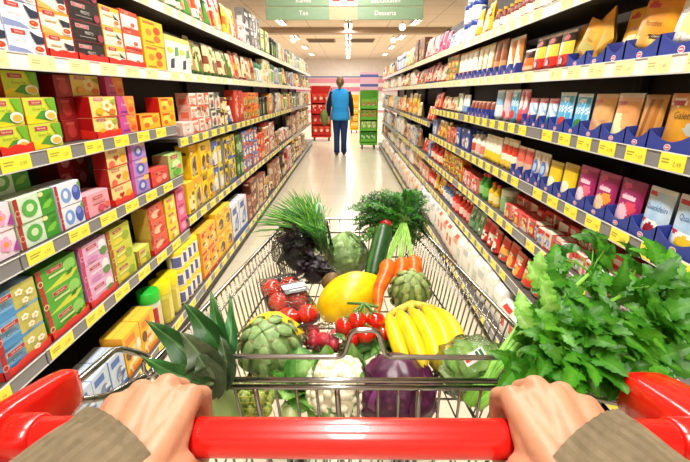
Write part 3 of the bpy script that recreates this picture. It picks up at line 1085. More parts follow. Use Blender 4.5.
# red display trays the boxes stand in
def display_tray(side, row, px0, px1, colr, label, group, h=.028, X=None, notch=True):
    Xs = -XLS if side == 'L' else XRS
    z = 1.0
    for _ in range(4):
        ya, yb = sorted((y_on(px0, Xs * 1.027, z + ROW_HM.get((side, row), 0)), y_on(px1, Xs * 1.027, z + ROW_HM.get((side, row), 0))))
        z = shelf_z(side, row, .5 * (ya + yb)) + 0.0035
    ln = yb - ya
    b = MB()
    hh = h
    n = 12
    # scalloped front lip
    vs, fs = [], []
    for i in range(n + 1):
        x = -ln / 2 + ln * i / n
        zt_ = hh * (0.72 + 0.28 * abs(math.cos(PI * i / n * 2))) if notch else hh
        vs += [(x, 0.0, 0), (x, 0.0, zt_), (x, 0.0025, zt_), (x, 0.0025, 0)]
    for i in range(n):
        a, c = 4 * i, 4 * (i + 1)
        fs += [(a, c, c + 1, a + 1), (a + 1, c + 1, c + 2, a + 2), (a + 2, c + 2, c + 3, a + 3), (a, a + 3, c + 3, c)]
    fs += [(0, 1, 2, 3), (4 * n, 4 * n + 3, 4 * n + 2, 4 * n + 1)]
    b.add(vs, fs, colr)
    for s in (-ln / 2, ln / 2 - .002):
        b.add([(s, 0, 0), (s + .002, 0, 0), (s + .002, .12, 0), (s, .12, 0), (s, 0, hh), (s + .002, 0, hh), (s + .002, .12, hh * 1.6), (s, .12, hh * 1.6)],
              [(0, 1, 5, 4), (1, 2, 6, 5), (2, 3, 7, 6), (3, 0, 4, 7), (4, 5, 6, 7)], colr)
    b.box((-ln / 2, 0.0, -0.0006), (ln / 2, .12, 0.0006), colr)
    return b, (ya + yb) / 2, z, ln


def red_tray(row, px0, px1, label):
    b, y, z, ln = display_tray('L', row, px0, px1, '#dd2a1c', label, 'x')
    o = b.obj('display_tray', 'printed_card', None, (-XLS - 0.009, y, z - .0005), (0, 0, PI / 2))
    tag(o, label, 'tray', 'red card display trays on the tea shelves')


red_tray(1, 44, 73, 'red card tray under the orange and white tea boxes')
red_tray(1, 74, 104, 'red card tray under the black tea boxes')
red_tray(1, 105, 142, 'long red card tray under the yellow and red topped boxes')
red_tray(2, 2, 35, 'red card tray under the first green tea pile')
red_tray(2, 97, 121, 'red card tray under the yellow flower boxes')
red_tray(3, 111, 131, 'red card tray under the cream heart tea boxes')
red_tray(4, 4, 50, 'red card tray under the blue camomile boxes')
red_tray(4, 52, 88, 'red card tray under the grass green boxes')
red_tray(4, 90, 115, 'red card tray under the lilac boxes')
red_tray(4, 153, 168, 'red card tray under the orange red boxes')

# ------------------------------------------------------------------ tea side, lowest shelf beside the trolley
W6 = 'bottom tea shelf'
bag1 = lambda w: basic_pouch(f'greenbag_{w:.3f}', w, .2, .07, '#3f9a34', '#8cc850', '#cfe08a')
XB = -0.955
stack(bag1, 'L', 5, -40, 22, .2, 1, 'green bag below the camomile boxes', W6, name='food_bag', cat='bag', X=XB, z=.12, hm=0.0, facings=1)
bluep = lambda w: basic_carton(f'bluep_{w:.3f}', w, .17, .12, '#c6d6ea', '#4a74c0', '#7c8cb0')
stack(bluep, 'L', 5, 80, 127, .12, 1, 'pale blue carton seen under the trolley corner wire', W6, name='carton', cat='box', X=XB, z=.12, hm=0.0, facings=3, plural='pale blue cartons')
yelp = lambda w: basic_carton(f'yelp_{w:.3f}', w, .2, .1, '#f4c428', '#f08a24', '#f6e0a0')
stack(yelp, 'L', 5, 128, 157, .12, 1, 'yellow and orange carton beside the green lidded jar', W6, name='carton', cat='box', X=XB, z=.12, hm=0.0, facings=2, plural='yellow and orange cartons')
gj = lambda w: jar('greenjar', .055, .25, '#cfd8c8', '#2fc83c', '#d9d2a8', '#b8283c', .22)
stack(gj, 'L', 5, 158, 168, .12, 1, 'jar with bright green lid', W6 + ' above the leek leaves', name='jar', cat='jar', X=XB, z=.12, hm=0.0, facings=1)
yj = lambda w: jar('yelljar', .055, .24, '#d8cf58', '#f4e21c', '#e6dc80', '#c8b840', .26)
stack(yj, 'L', 5, 169, 184, .12, 1, 'yellow jar with yellow lid', W6, name='jar', cat='jar', X=XB, z=.12, hm=0.0, facings=2)
yj2 = lambda w: jar('yelltin', .05, .112, '#f0ead0', '#f6e030', '#f4f0e0', '#5c62a0', .2)
stack(yj2, 'L', 5, 185, 203, .11, 3, 'white tin with yellow lid and blue print', W6, name='tin', cat='tin', X=XB, z=.12, hm=0.0, facings=4, plural='yellow lidded tins')
yr = lambda w: basic_carton(f'yr_{w:.3f}', w, .165, .09, '#f2b822', '#e2301c', '#f7e08a', '#d89818')
stack(yr, 'L', 5, 204, 218.5, .13, 2, 'yellow cocoa carton with red top', W6, name='cocoa_carton', cat='box', X=XB, z=.12, hm=0.0, facings=2)
yc = lambda w: basic_carton(f'yc_{w:.3f}', w, .18, .09, '#f6ce1e', '#e8a41c', '#5a3a24')
stack(yc, 'L', 4, 219, 232.5, .13, 2, 'yellow cocoa carton', W6 + ' behind the red topped ones', name='cocoa_carton', cat='box', X=XB, z=.12, hm=0.0, facings=2)
wb = lambda w: basic_carton(f'wb_{w:.3f}', w, .3, .1, '#e6eaf2', '#3c62b4', '#7c98d8')
stack(wb, 'L', 4, 233, 247, .16, 1, 'tall white and blue pack', W6, name='milk_powder_pack', cat='box', X=XB, z=.12, hm=0.0, facings=2)

# ------------------------------------------------------------------ generic stretches of shelf, each facing its own object
def z_fixed(kw):
    return kw.get('z') is not None


def run(side, row, px0, px1, kind, w, h, st, cols, desc, where, name, cat, X=None, d=None, **kw):
    main, acc, blob = cols
    d = d or min(w * .8, .09)
    key = f'{kind}_{main}_{acc}_{blob}_{h}'
    cnt = [0]

    def fn(ww):
        cnt[0] += 1
        var = (cnt[0] * 7 + len(main + desc)) % (4 if kind == 'box' else 3)
        if kind == 'box':
            return basic_carton(f'{key}_{ww:.3f}', ww, h, d, main, acc, blob, right=(side == 'R'), var=var)
        if kind == 'pouch':
            return basic_pouch(f'{key}_{ww:.3f}', ww, h, d, main, acc, blob, var)
        if kind == 'sack':
            return papersack(f'{key}_{ww:.3f}_{var}', ww * .97, h, d, main, acc, blob, var)
        if kind == 'jar':
            return jar(f'{key}_{w}_{var}', w * .48, h, main, acc, mixc(hx(blob), (255, 255, 255) if var else hx(main), .3 * var), mixc(hx(blob), hx(acc), .25 + .3 * var))
        return bottle(f'{key}_{w}_{var}', w * .45, h, main, acc, mixc(hx(blob), (255, 255, 255), .3 * var))
    kw.setdefault('vary', True)
    kw.setdefault('hm', 0.0 if z_fixed(kw) else h * .4)
    stack(fn, side, row, px0, px1, w, st, desc, where, name=name, cat=cat, X=X, **kw)


def mixrow(side, row, px0, px1, goods, where, H, seed, seg=.34, X=None, z=None, hs=1.0):
    """a busy stretch of shelf: short blocks of different goods, every piece an object"""
    rq = random.Random(seed)
    Xs = (-1 if side == 'L' else 1) * (X or (XLS if side == 'L' else XRS))
    zz = z if z is not None else shelf_z(side, row, y_on((px0 + px1) / 2, Xs, 1.0))
    ya, yb = sorted((y_on(px0, Xs, zz), y_on(px1, Xs, zz)))
    last = None
    y = ya
    while y < yb - .08:
        ln = min(yb - y, seg * rq.uniform(.7, 1.4))
        if yb - y - ln < .12:
            ln = yb - y
        g = rq.choice([q for q in goods if q is not last])
        last = g
        kind, cols, w, h, desc, name, cat = g
        h *= hs
        st = 2 if h * 2.05 < H and rq.random() < .75 else 1
        pa, pb = [PCX + FPX * Xs / (q * CP + (EYE - zz) * SP) for q in (y, y + ln)]
        run(side, row, pa, pb, kind, w, h, st, cols, desc, where, name, cat, X=X, z=z, hm=0.0, nofac=True)
        y += ln


COFFEE = [('jar', ('#6f4a30', '#2f2019', '#e8d8bc'), .12, .17, 'brown coffee jar with dark lid', 'coffee_jar', 'jar'), ('jar', ('#efe4cc', '#a02c20', '#c8a070'), .12, .17, 'cream jar with red lid', 'coffee_jar', 'jar'),
          ('box', ('#f2ede0', '#b0241c', '#d8b890'), .13, .16, 'white and red coffee packet', 'coffee_pack', 'box'), ('pouch', ('#b88a5c', '#3a2418', '#efe0c4'), .13, .19, 'tan coffee bag', 'coffee_bag', 'bag'),
          ('jar', ('#33261f', '#c8a04a', '#f0e6d0'), .12, .18, 'dark jar with golden lid', 'coffee_jar', 'jar'), ('box', ('#7a2c1c', '#e8d8b8', '#d89a4c'), .13, .15, 'maroon coffee packet', 'coffee_pack', 'box'),
          ('pouch', ('#f4f0e6', '#c8b8a8', '#d87a6c'), .14, .19, 'white coffee bag', 'coffee_bag', 'bag'), ('box', ('#26201e', '#e0d4c0', '#8a2a1c'), .13, .16, 'black coffee packet', 'coffee_pack', 'box'),
          ('jar', ('#e8d8b0', '#4a3020', '#a8703c'), .12, .17, 'pale jar with brown lid', 'coffee_jar', 'jar'), ('box', ('#e4cf9a', '#6a3c20', '#f4ead0'), .13, .15, 'straw coloured packet', 'coffee_pack', 'box')]
PALEGOODS = [('box', ('#f4eaa4', '#fbf8ea', '#e4b850'), .18, .1, 'pale yellow packet', 'coffee_pack', 'box'), ('box', ('#f2efe6', '#b8b49c', '#d8c49c'), .17, .19, 'off white pack', 'coffee_pack', 'box'),
             ('pouch', ('#e89a44', '#5c8c3c', '#f4d890'), .15, .2, 'orange and green bag', 'food_bag', 'bag'), ('jar', ('#e8ead8', '#3c7c4c', '#a8c878'), .13, .19, 'white jar with green lid', 'jar', 'jar'),
             ('box', ('#f4efd8', '#e4b840', '#d87c4c'), .16, .14, 'cream packet with yellow band', 'food_packet', 'box'), ('box', ('#e9e2d4', '#5a72b0', '#c8b4a4'), .16, .18, 'cream and blue pack', 'food_packet', 'box'),
             ('pouch', ('#f0ddb0', '#c86a34', '#8c4a2c'), .14, .2, 'straw bag with orange print', 'food_bag', 'bag'), ('box', ('#33302c', '#e8e2d4', '#a8301c'), .15, .18, 'black and cream pack', 'coffee_pack', 'box'), ('box', ('#ecb43a', '#d8622c', '#f4e0a0'), .15, .18, 'orange pack', 'food_packet', 'box')]
BAKING = [('pouch', ('#eec08c', '#e08a48', '#f6e4c8'), .14, .19, 'light orange pouch', 'food_pouch', 'pouch'), ('sack', ('#f4efe4', '#d49a78', '#e0b8a0'), .14, .22, 'white and tan paper bag', 'paper_bag', 'bag'),
          ('pouch', ('#df4a34', '#f0c8a8', '#f4e8d8'), .13, .18, 'red pouch', 'food_pouch', 'pouch'), ('pouch', ('#f0cc50', '#e08a2c', '#f8efc8'), .13, .2, 'yellow pouch', 'food_pouch', 'pouch'),
          ('box', ('#f0ece0', '#8ca4c8', '#e4c890'), .14, .19, 'white and blue carton', 'carton', 'box'), ('box', ('#e8dcc4', '#c84c34', '#f0d8a8'), .14, .18, 'cream and red carton', 'carton', 'box'),
          ('sack', ('#f2ece0', '#b8c0b8', '#c8d0c4'), .14, .22, 'plain white paper bag', 'paper_bag', 'bag'), ('jar', ('#d8dce4', '#34509c', '#e8c8a8'), .12, .16, 'grey tin with blue lid', 'tin', 'tin'),
          ('pouch', ('#b8743c', '#f0d8a8', '#6a3820'), .13, .18, 'brown pouch', 'food_pouch', 'pouch'), ('pouch', ('#9cb44c', '#f4f0c8', '#d8642c'), .13, .18, 'leaf green pouch', 'food_pouch', 'pouch')]

T0, T1, T2, T3, T4 = 'top coffee shelf', 'second coffee shelf', 'third coffee shelf', 'fourth coffee shelf', 'bottom coffee shelf'
run('L', 0, 128, 185, 'pouch', .13, .23, 1, ('#efe6cc', '#3f8f3c', '#d8763c'), 'cream and green soup bag', T0, 'soup_bag', 'bag')
run('L', 0, 186, 211, 'pouch', .13, .24, 1, ('#f4ecd4', '#5aa044', '#e0552c'), 'cream soup bag with red print', T0, 'soup_bag', 'bag')
run('L', 0, 212, 224, 'pouch', .14, .27, 1, ('#e03420', '#f4e2c0', '#f0a030'), 'red snack bag', T0, 'snack_bag', 'bag')
run('L', 0, 225, 236, 'pouch', .14, .27, 1, ('#f2d23c', '#f6f0da', '#e8762c'), 'yellow and red snack bag', T0, 'snack_bag', 'bag')
run('L', 0, 237, 245, 'box', .16, .19, 1, ('#f6f2ee', '#d84a3c', '#f0d8c8'), 'white box with red foot', T0, 'carton', 'box')
run('L', 0, 245.5, 260, 'box', .2, .17, 2, ('#211d1c', '#f2eeea', '#8a7f78'), 'black and white coffee pack', T0, 'coffee_pack', 'box')
run('L', 0, 260.5, 268, 'box', .2, .27, 1, ('#e8de74', '#4a7a34', '#fbf6d0'), 'pale yellow coffee pack', T0, 'coffee_pack', 'box')
run('L', 0, 268.5, 277, 'jar', .16, .25, 1, ('#2d4a28', '#1e1a18', '#7ca04c'), 'dark green jar', T0, 'jar', 'jar')
mixrow('L', 0, 277.5, 309, PALEGOODS, 'top coffee shelf, far end', .3, 1, hs=1.3)
run('L', 1, 191, 200, 'pouch', .1, .24, 1, ('#b99a5c', '#3c7c34', '#e8d8a0'), 'tan coffee bag with green foot', T1, 'coffee_bag', 'bag')
run('L', 1, 200.5, 232, 'pouch', .11, .23, 1, ('#e6d49c', '#5c8a34', '#8a4c2c'), 'cream coffee bag with green foot', T1, 'coffee_bag', 'bag')
run('L', 1, 232.5, 239, 'pouch', .13, .25, 1, ('#da4a2c', '#f0d8b0', '#f0a048'), 'red coffee bag', T1, 'coffee_bag', 'bag')
run('L', 1, 239.5, 247, 'pouch', .14, .25, 1, ('#f0e0b8', '#c8542c', '#e8c890'), 'cream coffee bag with orange foot', T1, 'coffee_bag', 'bag')
run('L', 1, 247.5, 255, 'pouch', .14, .25, 1, ('#c98a50', '#f0dab0', '#8a3c24'), 'brown coffee bag', T1, 'coffee_bag', 'bag')
run('L', 1, 255.5, 263, 'jar', .12, .2, 1, ('#d2dfd4', '#4c8a64', '#f4f4ec'), 'pale green jar', T1, 'jar', 'jar')
mixrow('L', 1, 263.5, 309, PALEGOODS, 'second coffee shelf, far end', .31, 2, hs=1.35)
run('L', 2, 182, 192, 'box', .13, .085, 1, ('#f2dcd2', '#e8b8a8', '#f8f0e8'), 'pale pink baby tea box', T2, 'tea_box', 'box')
run('L', 2, 192.5, 210, 'box', .13, .085, 3, ('#f8efe4', '#e46a4c', '#d8a07c'), 'white and coral tea box', T2, 'tea_box', 'box')
run('L', 2, 210.5, 220, 'box', .13, .13, 2, ('#e9e2d0', '#4c5a4c', '#c86a5c'), 'white and dark printed box', T2, 'tea_box', 'box')
run('L', 2, 220.5, 228, 'box', .12, .11, 2, ('#f0e068', '#7a2c3c', '#f4e8c8'), 'yellow and maroon box', T2, 'tea_box', 'box')
run('L', 2, 228.5, 234, 'pouch', .12, .16, 1, ('#efe6d4', '#4c62a0', '#d8b890'), 'white pouch with blue foot', T2, 'food_bag', 'bag')
run('L', 2, 234.5, 243, 'box', .15, .3, 1, ('#dd4628', '#b8301c', '#f0a080'), 'tall red carton', T2, 'carton', 'box')
run('L', 2, 244, 259, 'box', .14, .13, 2, ('#ee9a22', '#e23c20', '#6a9c34'), 'orange and red packet', T2, 'food_packet', 'box')
run('L', 2, 259.5, 268, 'jar', .12, .22, 1, ('#34402c', '#28201c', '#5a6c3c'), 'dark jar', T2, 'jar', 'jar')
mixrow('L', 2, 268.5, 309, PALEGOODS, 'third coffee shelf, far end', .33, 3, hs=1.4)
run('L', 3, 187, 194, 'box', .13, .21, 1, ('#f4d61c', '#e8b814', '#f8f0a0'), 'yellow cocoa box at the bay start', T3, 'cocoa_carton', 'box')
run('L', 3, 194.5, 214, 'box', .14, .21, 2, ('#f6d81a', '#e9ac1a', '#6c4a28'), 'yellow cocoa box with brown print', T3, 'cocoa_carton', 'box')
run('L', 3, 214.5, 224, 'box', .13, .2, 2, ('#f0d83c', '#4c6cc0', '#e8e4f0'), 'yellow and blue cocoa box', T3, 'cocoa_carton', 'box')
run('L', 3, 224.5, 236, 'box', .13, .2, 2, ('#f2d21c', '#3c58a8', '#7a4a2c'), 'yellow cocoa box with blue lettering', T3, 'cocoa_carton', 'box')
run('L', 3, 236.5, 243, 'box', .13, .19, 2, ('#3f7c34', '#24481c', '#a8c878'), 'dark green box', T3, 'carton', 'box')
run('L', 3, 243.5, 258, 'box', .14, .13, 3, ('#4f78c4', '#e46a34', '#f4e4c8'), 'blue and orange box', T3, 'food_packet', 'box')
run('L', 3, 258.5, 265, 'box', .15, .15, 2, ('#e8602c', '#d82c20', '#f4c888'), 'red and orange box', T3, 'food_packet', 'box')
mixrow('L', 3, 265.5, 309, COFFEE, 'fourth coffee shelf, far end', .45, 4, hs=1.18)
run('L', 4, 247.5, 252, 'box', .18, .12, 2, ('#8c3a28', '#5a2018', '#d8b478'), 'red brown crate of packets', T4, 'packet_crate', 'box', X=XB, z=.12, hm=0.0)
run('L', 4, 252.5, 258, 'box', .18, .12, 3, ('#a05034', '#4a2418', '#e4cda0'), 'brown crate of packets', T4, 'packet_crate', 'box', X=XB, z=.12, hm=0.0)
mixrow('L', 4, 258.5, 307, COFFEE, 'bottom coffee shelf at the end', .42, 5, hs=1.12, X=XB, z=.12)
# ------------------------------------------------------------------ baking side, first bays: pouches in blue card trays
TRAY = {}


def blue_tray(row, px0, px1, label, h=.055, emblem=True, colr='#2c3f96'):
    z = 1.0
    for _ in range(4):
        ya, yb = sorted((y_on(px0, XRS + .03, z + .07), y_on(px1, XRS + .03, z + .07)))
        z = shelf_z('R', row, .5 * (ya + yb)) + 0.0035
    ln = yb - ya
    key = (round(ln, 3), h, emblem, colr)
    if key not in TRAY:
        b = MB()
        n = 14
        vs, fs = [], []
        for i in range(n + 1):
            u = i / n
            x = -ln / 2 + ln * u
            zt_ = h * (0.46 + 0.54 * abs(2 * u - 1) ** 1.8)
            vs += [(x, 0.0, 0), (x, 0.0, zt_), (x, 0.0025, zt_), (x, 0.0025, 0)]
        for i in range(n):
            a, c = 4 * i, 4 * (i + 1)
            fs += [(a, c, c + 1, a + 1), (a + 1, c + 1, c + 2, a + 2), (a + 2, c + 2, c + 3, a + 3), (a, a + 3, c + 3, c)]
        fs += [(0, 1, 2, 3), (4 * n, 4 * n + 3, 4 * n + 2, 4 * n + 1)]
        b.add(vs, fs, colr)
        for s in (-ln / 2, ln / 2 - .002):
            b.add([(s, 0, 0), (s + .002, 0, 0), (s + .002, .14, 0), (s, .14, 0), (s, 0, h), (s + .002, 0, h), (s + .002, .14, h * 1.3), (s, .14, h * 1.3)],
                  [(0, 1, 5, 4), (1, 2, 6, 5), (2, 3, 7, 6), (3, 0, 4, 7), (4, 5, 6, 7)], colr)
        b.box((-ln / 2, 0.0, -0.0006), (ln / 2, .14, 0.0006), colr)
        if emblem:
            deco_on(b, ln, h, [('e', .5, .2, .013 / ln, .16, '#f2dce0'), ('e', .5, .2, .0105 / ln, .11, '#d0506a'), ('r', .5 - .007 / ln, .17, .5 + .007 / ln, .23, '#f8e8ea')], 0, Matrix.Translation((-ln / 2, 0, 0)))
        TRAY[key] = b.mesh('display_tray', 'printed_card')
    o = bpy.data.objects.new('display_tray', TRAY[key])
    COL.objects.link(o)
    o.location = (XRS + 0.008, (ya + yb) / 2, z - .0005)
    o.rotation_euler = (0, 0, -PI / 2)
    tag(o, label, 'tray', 'blue card display trays')


def pch(key, h, t, paint, words=(), seal='#f4ead8'):
    return lambda w: pouch(f'{key}_{w:.3f}', w * .98, h, t, paint, words, seal)


def ell(u, v, uc, vc, ru, rv):
    return ((u - uc) / ru) ** 2 + ((v - vc) / rv) ** 2 < 1


def amber(u, v):
    if ell(u, v, .24, .84, .18, .055):
        return '#c8303a'
    if ell(u, v, .24, .84, .21, .07):
        return '#f3e6da'
    if ell(u, v, .72, .4, .14, .1):
        return '#a8b0a8'
    if ell(u, v, .74, .36, .1, .06):
        return '#dfe4e0'
    if v < .2 and abs(math.sin(u * 9)) > .5:
        return '#c8782a'
    if v > .8:
        return '#e49a5a'
    return mixc((214, 150, 28), (190, 128, 30), abs(math.sin(u * 4 + v * 3)))


def amber_side(u, v):
    return ['#a3662a', '#c98d44', '#8a5222', '#b87a36'][int(u * 6) % 4]


def creampeach(u, v):
    if ell(u, v, .3, .8, .18, .05):
        return '#d4605c'
    if v > .82:
        return '#eeb290'
    if u + v * .5 < .72 and v < .6:
        return '#f6ecb6'
    if ell(u, v, .78, .2, .14, .07):
        return '#6d9a48'
    return mixc((236, 178, 120), (222, 150, 92), abs(math.sin(v * 5 + u * 2)))


def peach(u, v):
    if ell(u, v, .3, .82, .2, .05):
        return '#d86a58'
    if ell(u, v, .72, .2, .16, .09):
        return '#66944a'
    if v < .4:
        return mixc((232, 190, 140), (200, 140, 100), abs(math.sin(u * 6 + v * 9)))
    return '#e2a868'


def bluefr(fr):
    def f(u, v):
        if ell(u, v, .55, .24, .28, .15):
            return fr
        if ell(u, v, .5, .82, .22, .05):
            return '#e8f2fa'
        if .5 < v < .66 and int(u * 9 + v * 30) % 2:
            return '#e6f4fc'
        if abs(math.sin(u * 11 + 2)) < .25 and v > .3:
            return '#a8dcf4'
        return '#4fb0e2'
    return f


def paradies(u, v):
    if ell(u, v, .26, .84, .18, .06):
        return '#cf3c40'
    if v > .78:
        return '#ee9322'
    if ell(u, v, .72, .3, .2, .05):
        return '#4b3320'
    if v < .3:
        return mixc((240, 200, 110), (214, 150, 60), abs(math.sin(u * 7 + v * 8)))
    return mixc((232, 160, 32), (220, 138, 36), abs(math.sin(u * 5 + v * 3)))


def orangebox(u, v):
    if ell(u, v, .3, .84, .22, .06):
        return '#cf4244'
    if ell(u, v, .6, .24, .3, .1):
        return '#d8641c'
    if ell(u, v, .5, .3, .4, .16):
        return '#f2e0b8'
    if v > .75:
        return '#f4c032'
    return mixc((246, 196, 60), (236, 160, 40), v)


def greenor(u, v):
    if v > .72:
        return '#eda02a'
    if ell(u, v, .5, .3, .3, .14):
        return '#b0a458'
    return mixc((222, 168, 72), (206, 150, 50), abs(math.sin(u * 5)))


def cherryround(u, v):
    if ell(u, v, .45, .7, .14, .09) or ell(u, v, .62, .66, .1, .07):
        return '#c22238'
    if v > .86:
        return '#a03044'
    if ell(u, v, .55, .36, .36, .18):
        return '#f2e486'
    return '#f5efe2' if (int(u * 20) * 7 + int(v * 20) * 3) % 11 else '#d8c090'


def magenta(fr, fr2):
    def f(u, v):
        if ell(u, v, .3, .86, .2, .05):
            return '#d84a7c'
        if ell(u, v, .36, .26, .28, .22):
            return fr2
        if ell(u, v, .66, .42, .22, .14):
            return fr
        if .6 < v < .68 and .2 < u < .8:
            return '#f0c8dc'
        return mixc((176, 38, 106), (146, 28, 96), v)
    return f


def quark(fr):
    def f(u, v):
        if ell(u, v, .22, .87, .16, .05):
            return '#c8303a'
        if ell(u, v, .5, .2, .22, .12):
            return fr
        if ell(u, v, .5, .2, .36, .19):
            return '#f6f6f2'
        if ell(u, v, .2, .34, .13, .05):
            return '#d8343c'
        return mixc((150, 190, 228), (226, 236, 244), min(1, abs(u - .5) * 1.2 + v * .3))
    return f


def yellowp(u, v):
    if ell(u, v, .45, .3, .3, .2):
        return '#f8f6d8'
    if v > .8:
        return '#b8941e'
    return mixc((240, 216, 32), (226, 190, 40), abs(math.sin(v * 6 + u)))


D2, D3, D4 = 'second dessert shelf', 'third dessert shelf', 'fourth dessert shelf'


def pz(fn, row, px0, px1, desc, where, w=.14, name='dessert_pouch', cat='pouch', tray=True, back=.022, facings=1, th=.052, **kw):
    stack(fn, 'R', row, px0, px1, w, 1, desc, where, name=name, cat=cat, back=back, facings=facings, **kw)
    if tray:
        step = (px1 - px0) / facings
        for i in range(facings):
            blue_tray(row, px0 + i * step, px0 + (i + 1) * step, 'blue card tray holding the ' + desc, th)


# second shelf from the top (photo: leaning orange pouches)
def leaner(fn, px0, px1, desc, where, roll, up=0.02, back=.03, tray=True, lab=None):
    ya, yb = sorted((y_on(px0, XRS + .05, 1.52), y_on(px1, XRS + .05, 1.52)))
    pr = fn(yb - ya)
    place(pr, 'dessert_pouch', f'{desc}, {where}', 'pouch', None, 'R', XRS, (ya + yb) / 2, 1.424 + .0205 + .003 + up, 0, back, -.1, roll)


leaner(pch('cherry', .18, .06, cherryround, [('Kirsch', .3, .52, .1, '#4a3a30', .3)], '#8c2030'), 668, 722, 'large white pouch with cherries', D2 + ' at the edge of view', .05)
leaner(pch('parad', .155, .05, paradies, [('Paradies', .5, .52, .15, '#7a5420', .8), ('Creme', .72, .3, .07, '#f0e0b0', .3)], '#ee9322'), 630, 669, 'leaning orange dessert pouch with brown lettering', D2, .16, .022)
leaner(pch('orbox', .155, .05, orangebox, [('Creme', .5, .58, .1, '#8a8ab8', .6)], '#f2b430'), 613, 640, 'upright yellow and orange pouch', D2, .02, .014, .05)
leaner(pch('gror1', .14, .04, greenor, [('Torte', .5, .5, .12, '#8a6a20', .6)], '#eda02a'), 590, 616, 'pointed orange pouch tilted to one side', D2, -.42, .035, .03)
leaner(pch('gror2', .13, .04, greenor, [('Mousse', .5, .5, .12, '#8a6a20', .6)], '#e8a83c'), 579, 601, 'orange pouch tipped over its neighbour', D2, .36, .03, .02)
leaner(pch('gror3', .13, .04, greenor, (), '#d8a850'), 566, 584, 'small orange and olive pouch beside the red trays', D2, .2, .025, .05)
for a, b_, s in ((669, 722, 'large white cherry pouch'), (633, 668, 'leaning orange pouch'), (613, 632, 'upright yellow orange pouch'), (593, 612, 'pointed tilted orange pouch'), (573, 592, 'tipped orange pouch')):
    blue_tray(1, a, b_, f'blue card tray in front of the {s}', .06 if a > 600 else .05)


def redtray(u, v):
    if ell(u, v, .5, .2, .2, .13):
        return '#2c2440' if not ell(u, v, .5, .2, .12, .08) else '#e8b0b8'
    if v > .7:
        return '#2a1c18' if not ell(u, v, .5, .82, .2, .08) else '#c85a5c'
    if v < .36:
        return '#e02f22'
    return '#f2c84c' if u > .4 else '#f6e8d0'


pz(pch('redtr', .15, .06, redtray, (), '#f4e4e0'), 1, 531, 569, 'red foot and black top baking mix pouch', D2, facings=3, tray=False, name='baking_mix_pouch', plural='red and black baking mix pouches')
pz(pch('redw1', .11, .06, lambda u, v: '#3a1c14' if v > .62 else ('#e2702c' if v > .3 else '#e8b48c'), (), '#e8d8d0'), 1, 521, 530.5, 'brown topped orange packet', D2, facings=1, tray=False, name='baking_mix_pouch')
pz(pch('whor', .19, .05, lambda u, v: '#f2ead4' if (u + v) < 1.25 else '#d8843c', (), '#f4f0e4'), 1, 505, 520, 'white pouch with orange corner', D2, facings=2, name='baking_mix_pouch', plural='white pouches with orange corner')
pz(pch('brownp', .2, .05, lambda u, v: '#8c4a24' if v > .4 else '#c89060', (), '#a86a3c'), 1, 492, 504.5, 'brown pouch in blue tray', D2, facings=2, name='baking_mix_pouch', plural='brown pouches in blue trays')
pz(pch('whor2', .2, .05, lambda u, v: '#f4ecd2' if abs(u - .5) < .3 + v * .2 else '#e8a040', (), '#f0d8a0'), 1, 476, 491.5, 'cream pouch with orange edges', D2, facings=3, name='baking_mix_pouch', plural='cream pouches with orange edges')
pz(pch('whor3', .2, .05, lambda u, v: '#f6efe0' if v > .3 else '#e89048', (), '#e8b070'), 1, 458, 475.5, 'cream pouch with orange foot', D2, facings=4, name='baking_mix_pouch', plural='cream pouches with orange foot')

# third shelf
pz(pch('galetta', .152, .06, amber, [('Galetta', .5, .62, .18, '#4a3a22', .78)], '#e8a06a'), 2, 657, 704, 'amber pouch with dark script lettering', D3 + ' in the blue tray', th=.055)
pz(pch('ambers', .148, .06, amber_side, (), '#b88a60'), 2, 633.5, 656.5, 'striped amber pouch turned sideways', D3)
pz(pch('creamp', .152, .06, creampeach, [('Creme', .5, .64, .1, '#c89050', .6)], '#e8d8d0'), 2, 608, 633, 'cream and peach dessert pouch', D3)
pz(pch('peach', .15, .06, peach, (), '#ecc8a0'), 2, 586, 607.5, 'peach dessert pouch with green sprig', D3)
pz(pch('bluel', .15, .05, bluefr('#3f8a30'), (), '#dfeaf2'), 2, 570, 585.5, 'light blue pouch with green fruit', D3)
pz(pch('blues', .155, .05, bluefr('#d8382c'), (), '#e4ecf0'), 2, 554, 569.5, 'light blue pouch with red strawberry', D3)


def smallp(fr):
    return lambda u, v: fr if ell(u, v, .5, .22, .4, .18) else ('#d05a70' if v > .84 else ('#dce8f4' if int(u * 5 + v * 9) % 3 else '#9cc4ea'))


for (a, b_, fr, nm) in ((544, 553.5, '#4a9a34', 'green'), (535, 543.5, '#f0c42c', 'yellow'), (526, 534.5, '#d83a34', 'red')):
    pz(pch('small' + nm, .13, .05, smallp(fr), (), '#e89aa4'), 2, a, b_, f'small pale blue pouch with {nm} fruit', D3)
pz(pch('whred', .17, .05, lambda u, v: '#e2402c' if v < .28 else ('#b0283c' if v > .9 else ('#f2e8ea' if ell(u, v, .5, .6, .4, .2) else '#d86a80')), (), '#e8a8b0'), 2, 516.5, 525.5, 'pink and white pouch with red foot', D3, facings=2, plural='pink and white pouches with red foot', tray=False)
pz(pch('pinkb', .17, .05, bluefr('#dc3a34'), (), '#e0eef4'), 2, 508, 516, 'narrow light blue pouch with red fruit', D3, tray=False)
pz(pch('pinkw', .17, .05, lambda u, v: '#d83a3a' if ell(u, v, .5, .2, .3, .12) else '#f2c2cc', (), '#f6dce0'), 2, 501, 507.5, 'pale pink pouch with red fruit', D3, tray=False)
pz(pch('paleb', .17, .05, lambda u, v: '#8fc4e6' if v > .5 else '#dceaf2', (), '#e8f2f6'), 2, 493.5, 500.5, 'pale blue and white pouch', D3, tray=False)
pz(pch('brownlow', .1, .05, lambda u, v: '#8a3c24' if v > .5 else '#e4b088', (), '#c88a60'), 2, 470, 493, 'small brown pouch below the blue card strip', D3, facings=6, plural='small brown pouches')
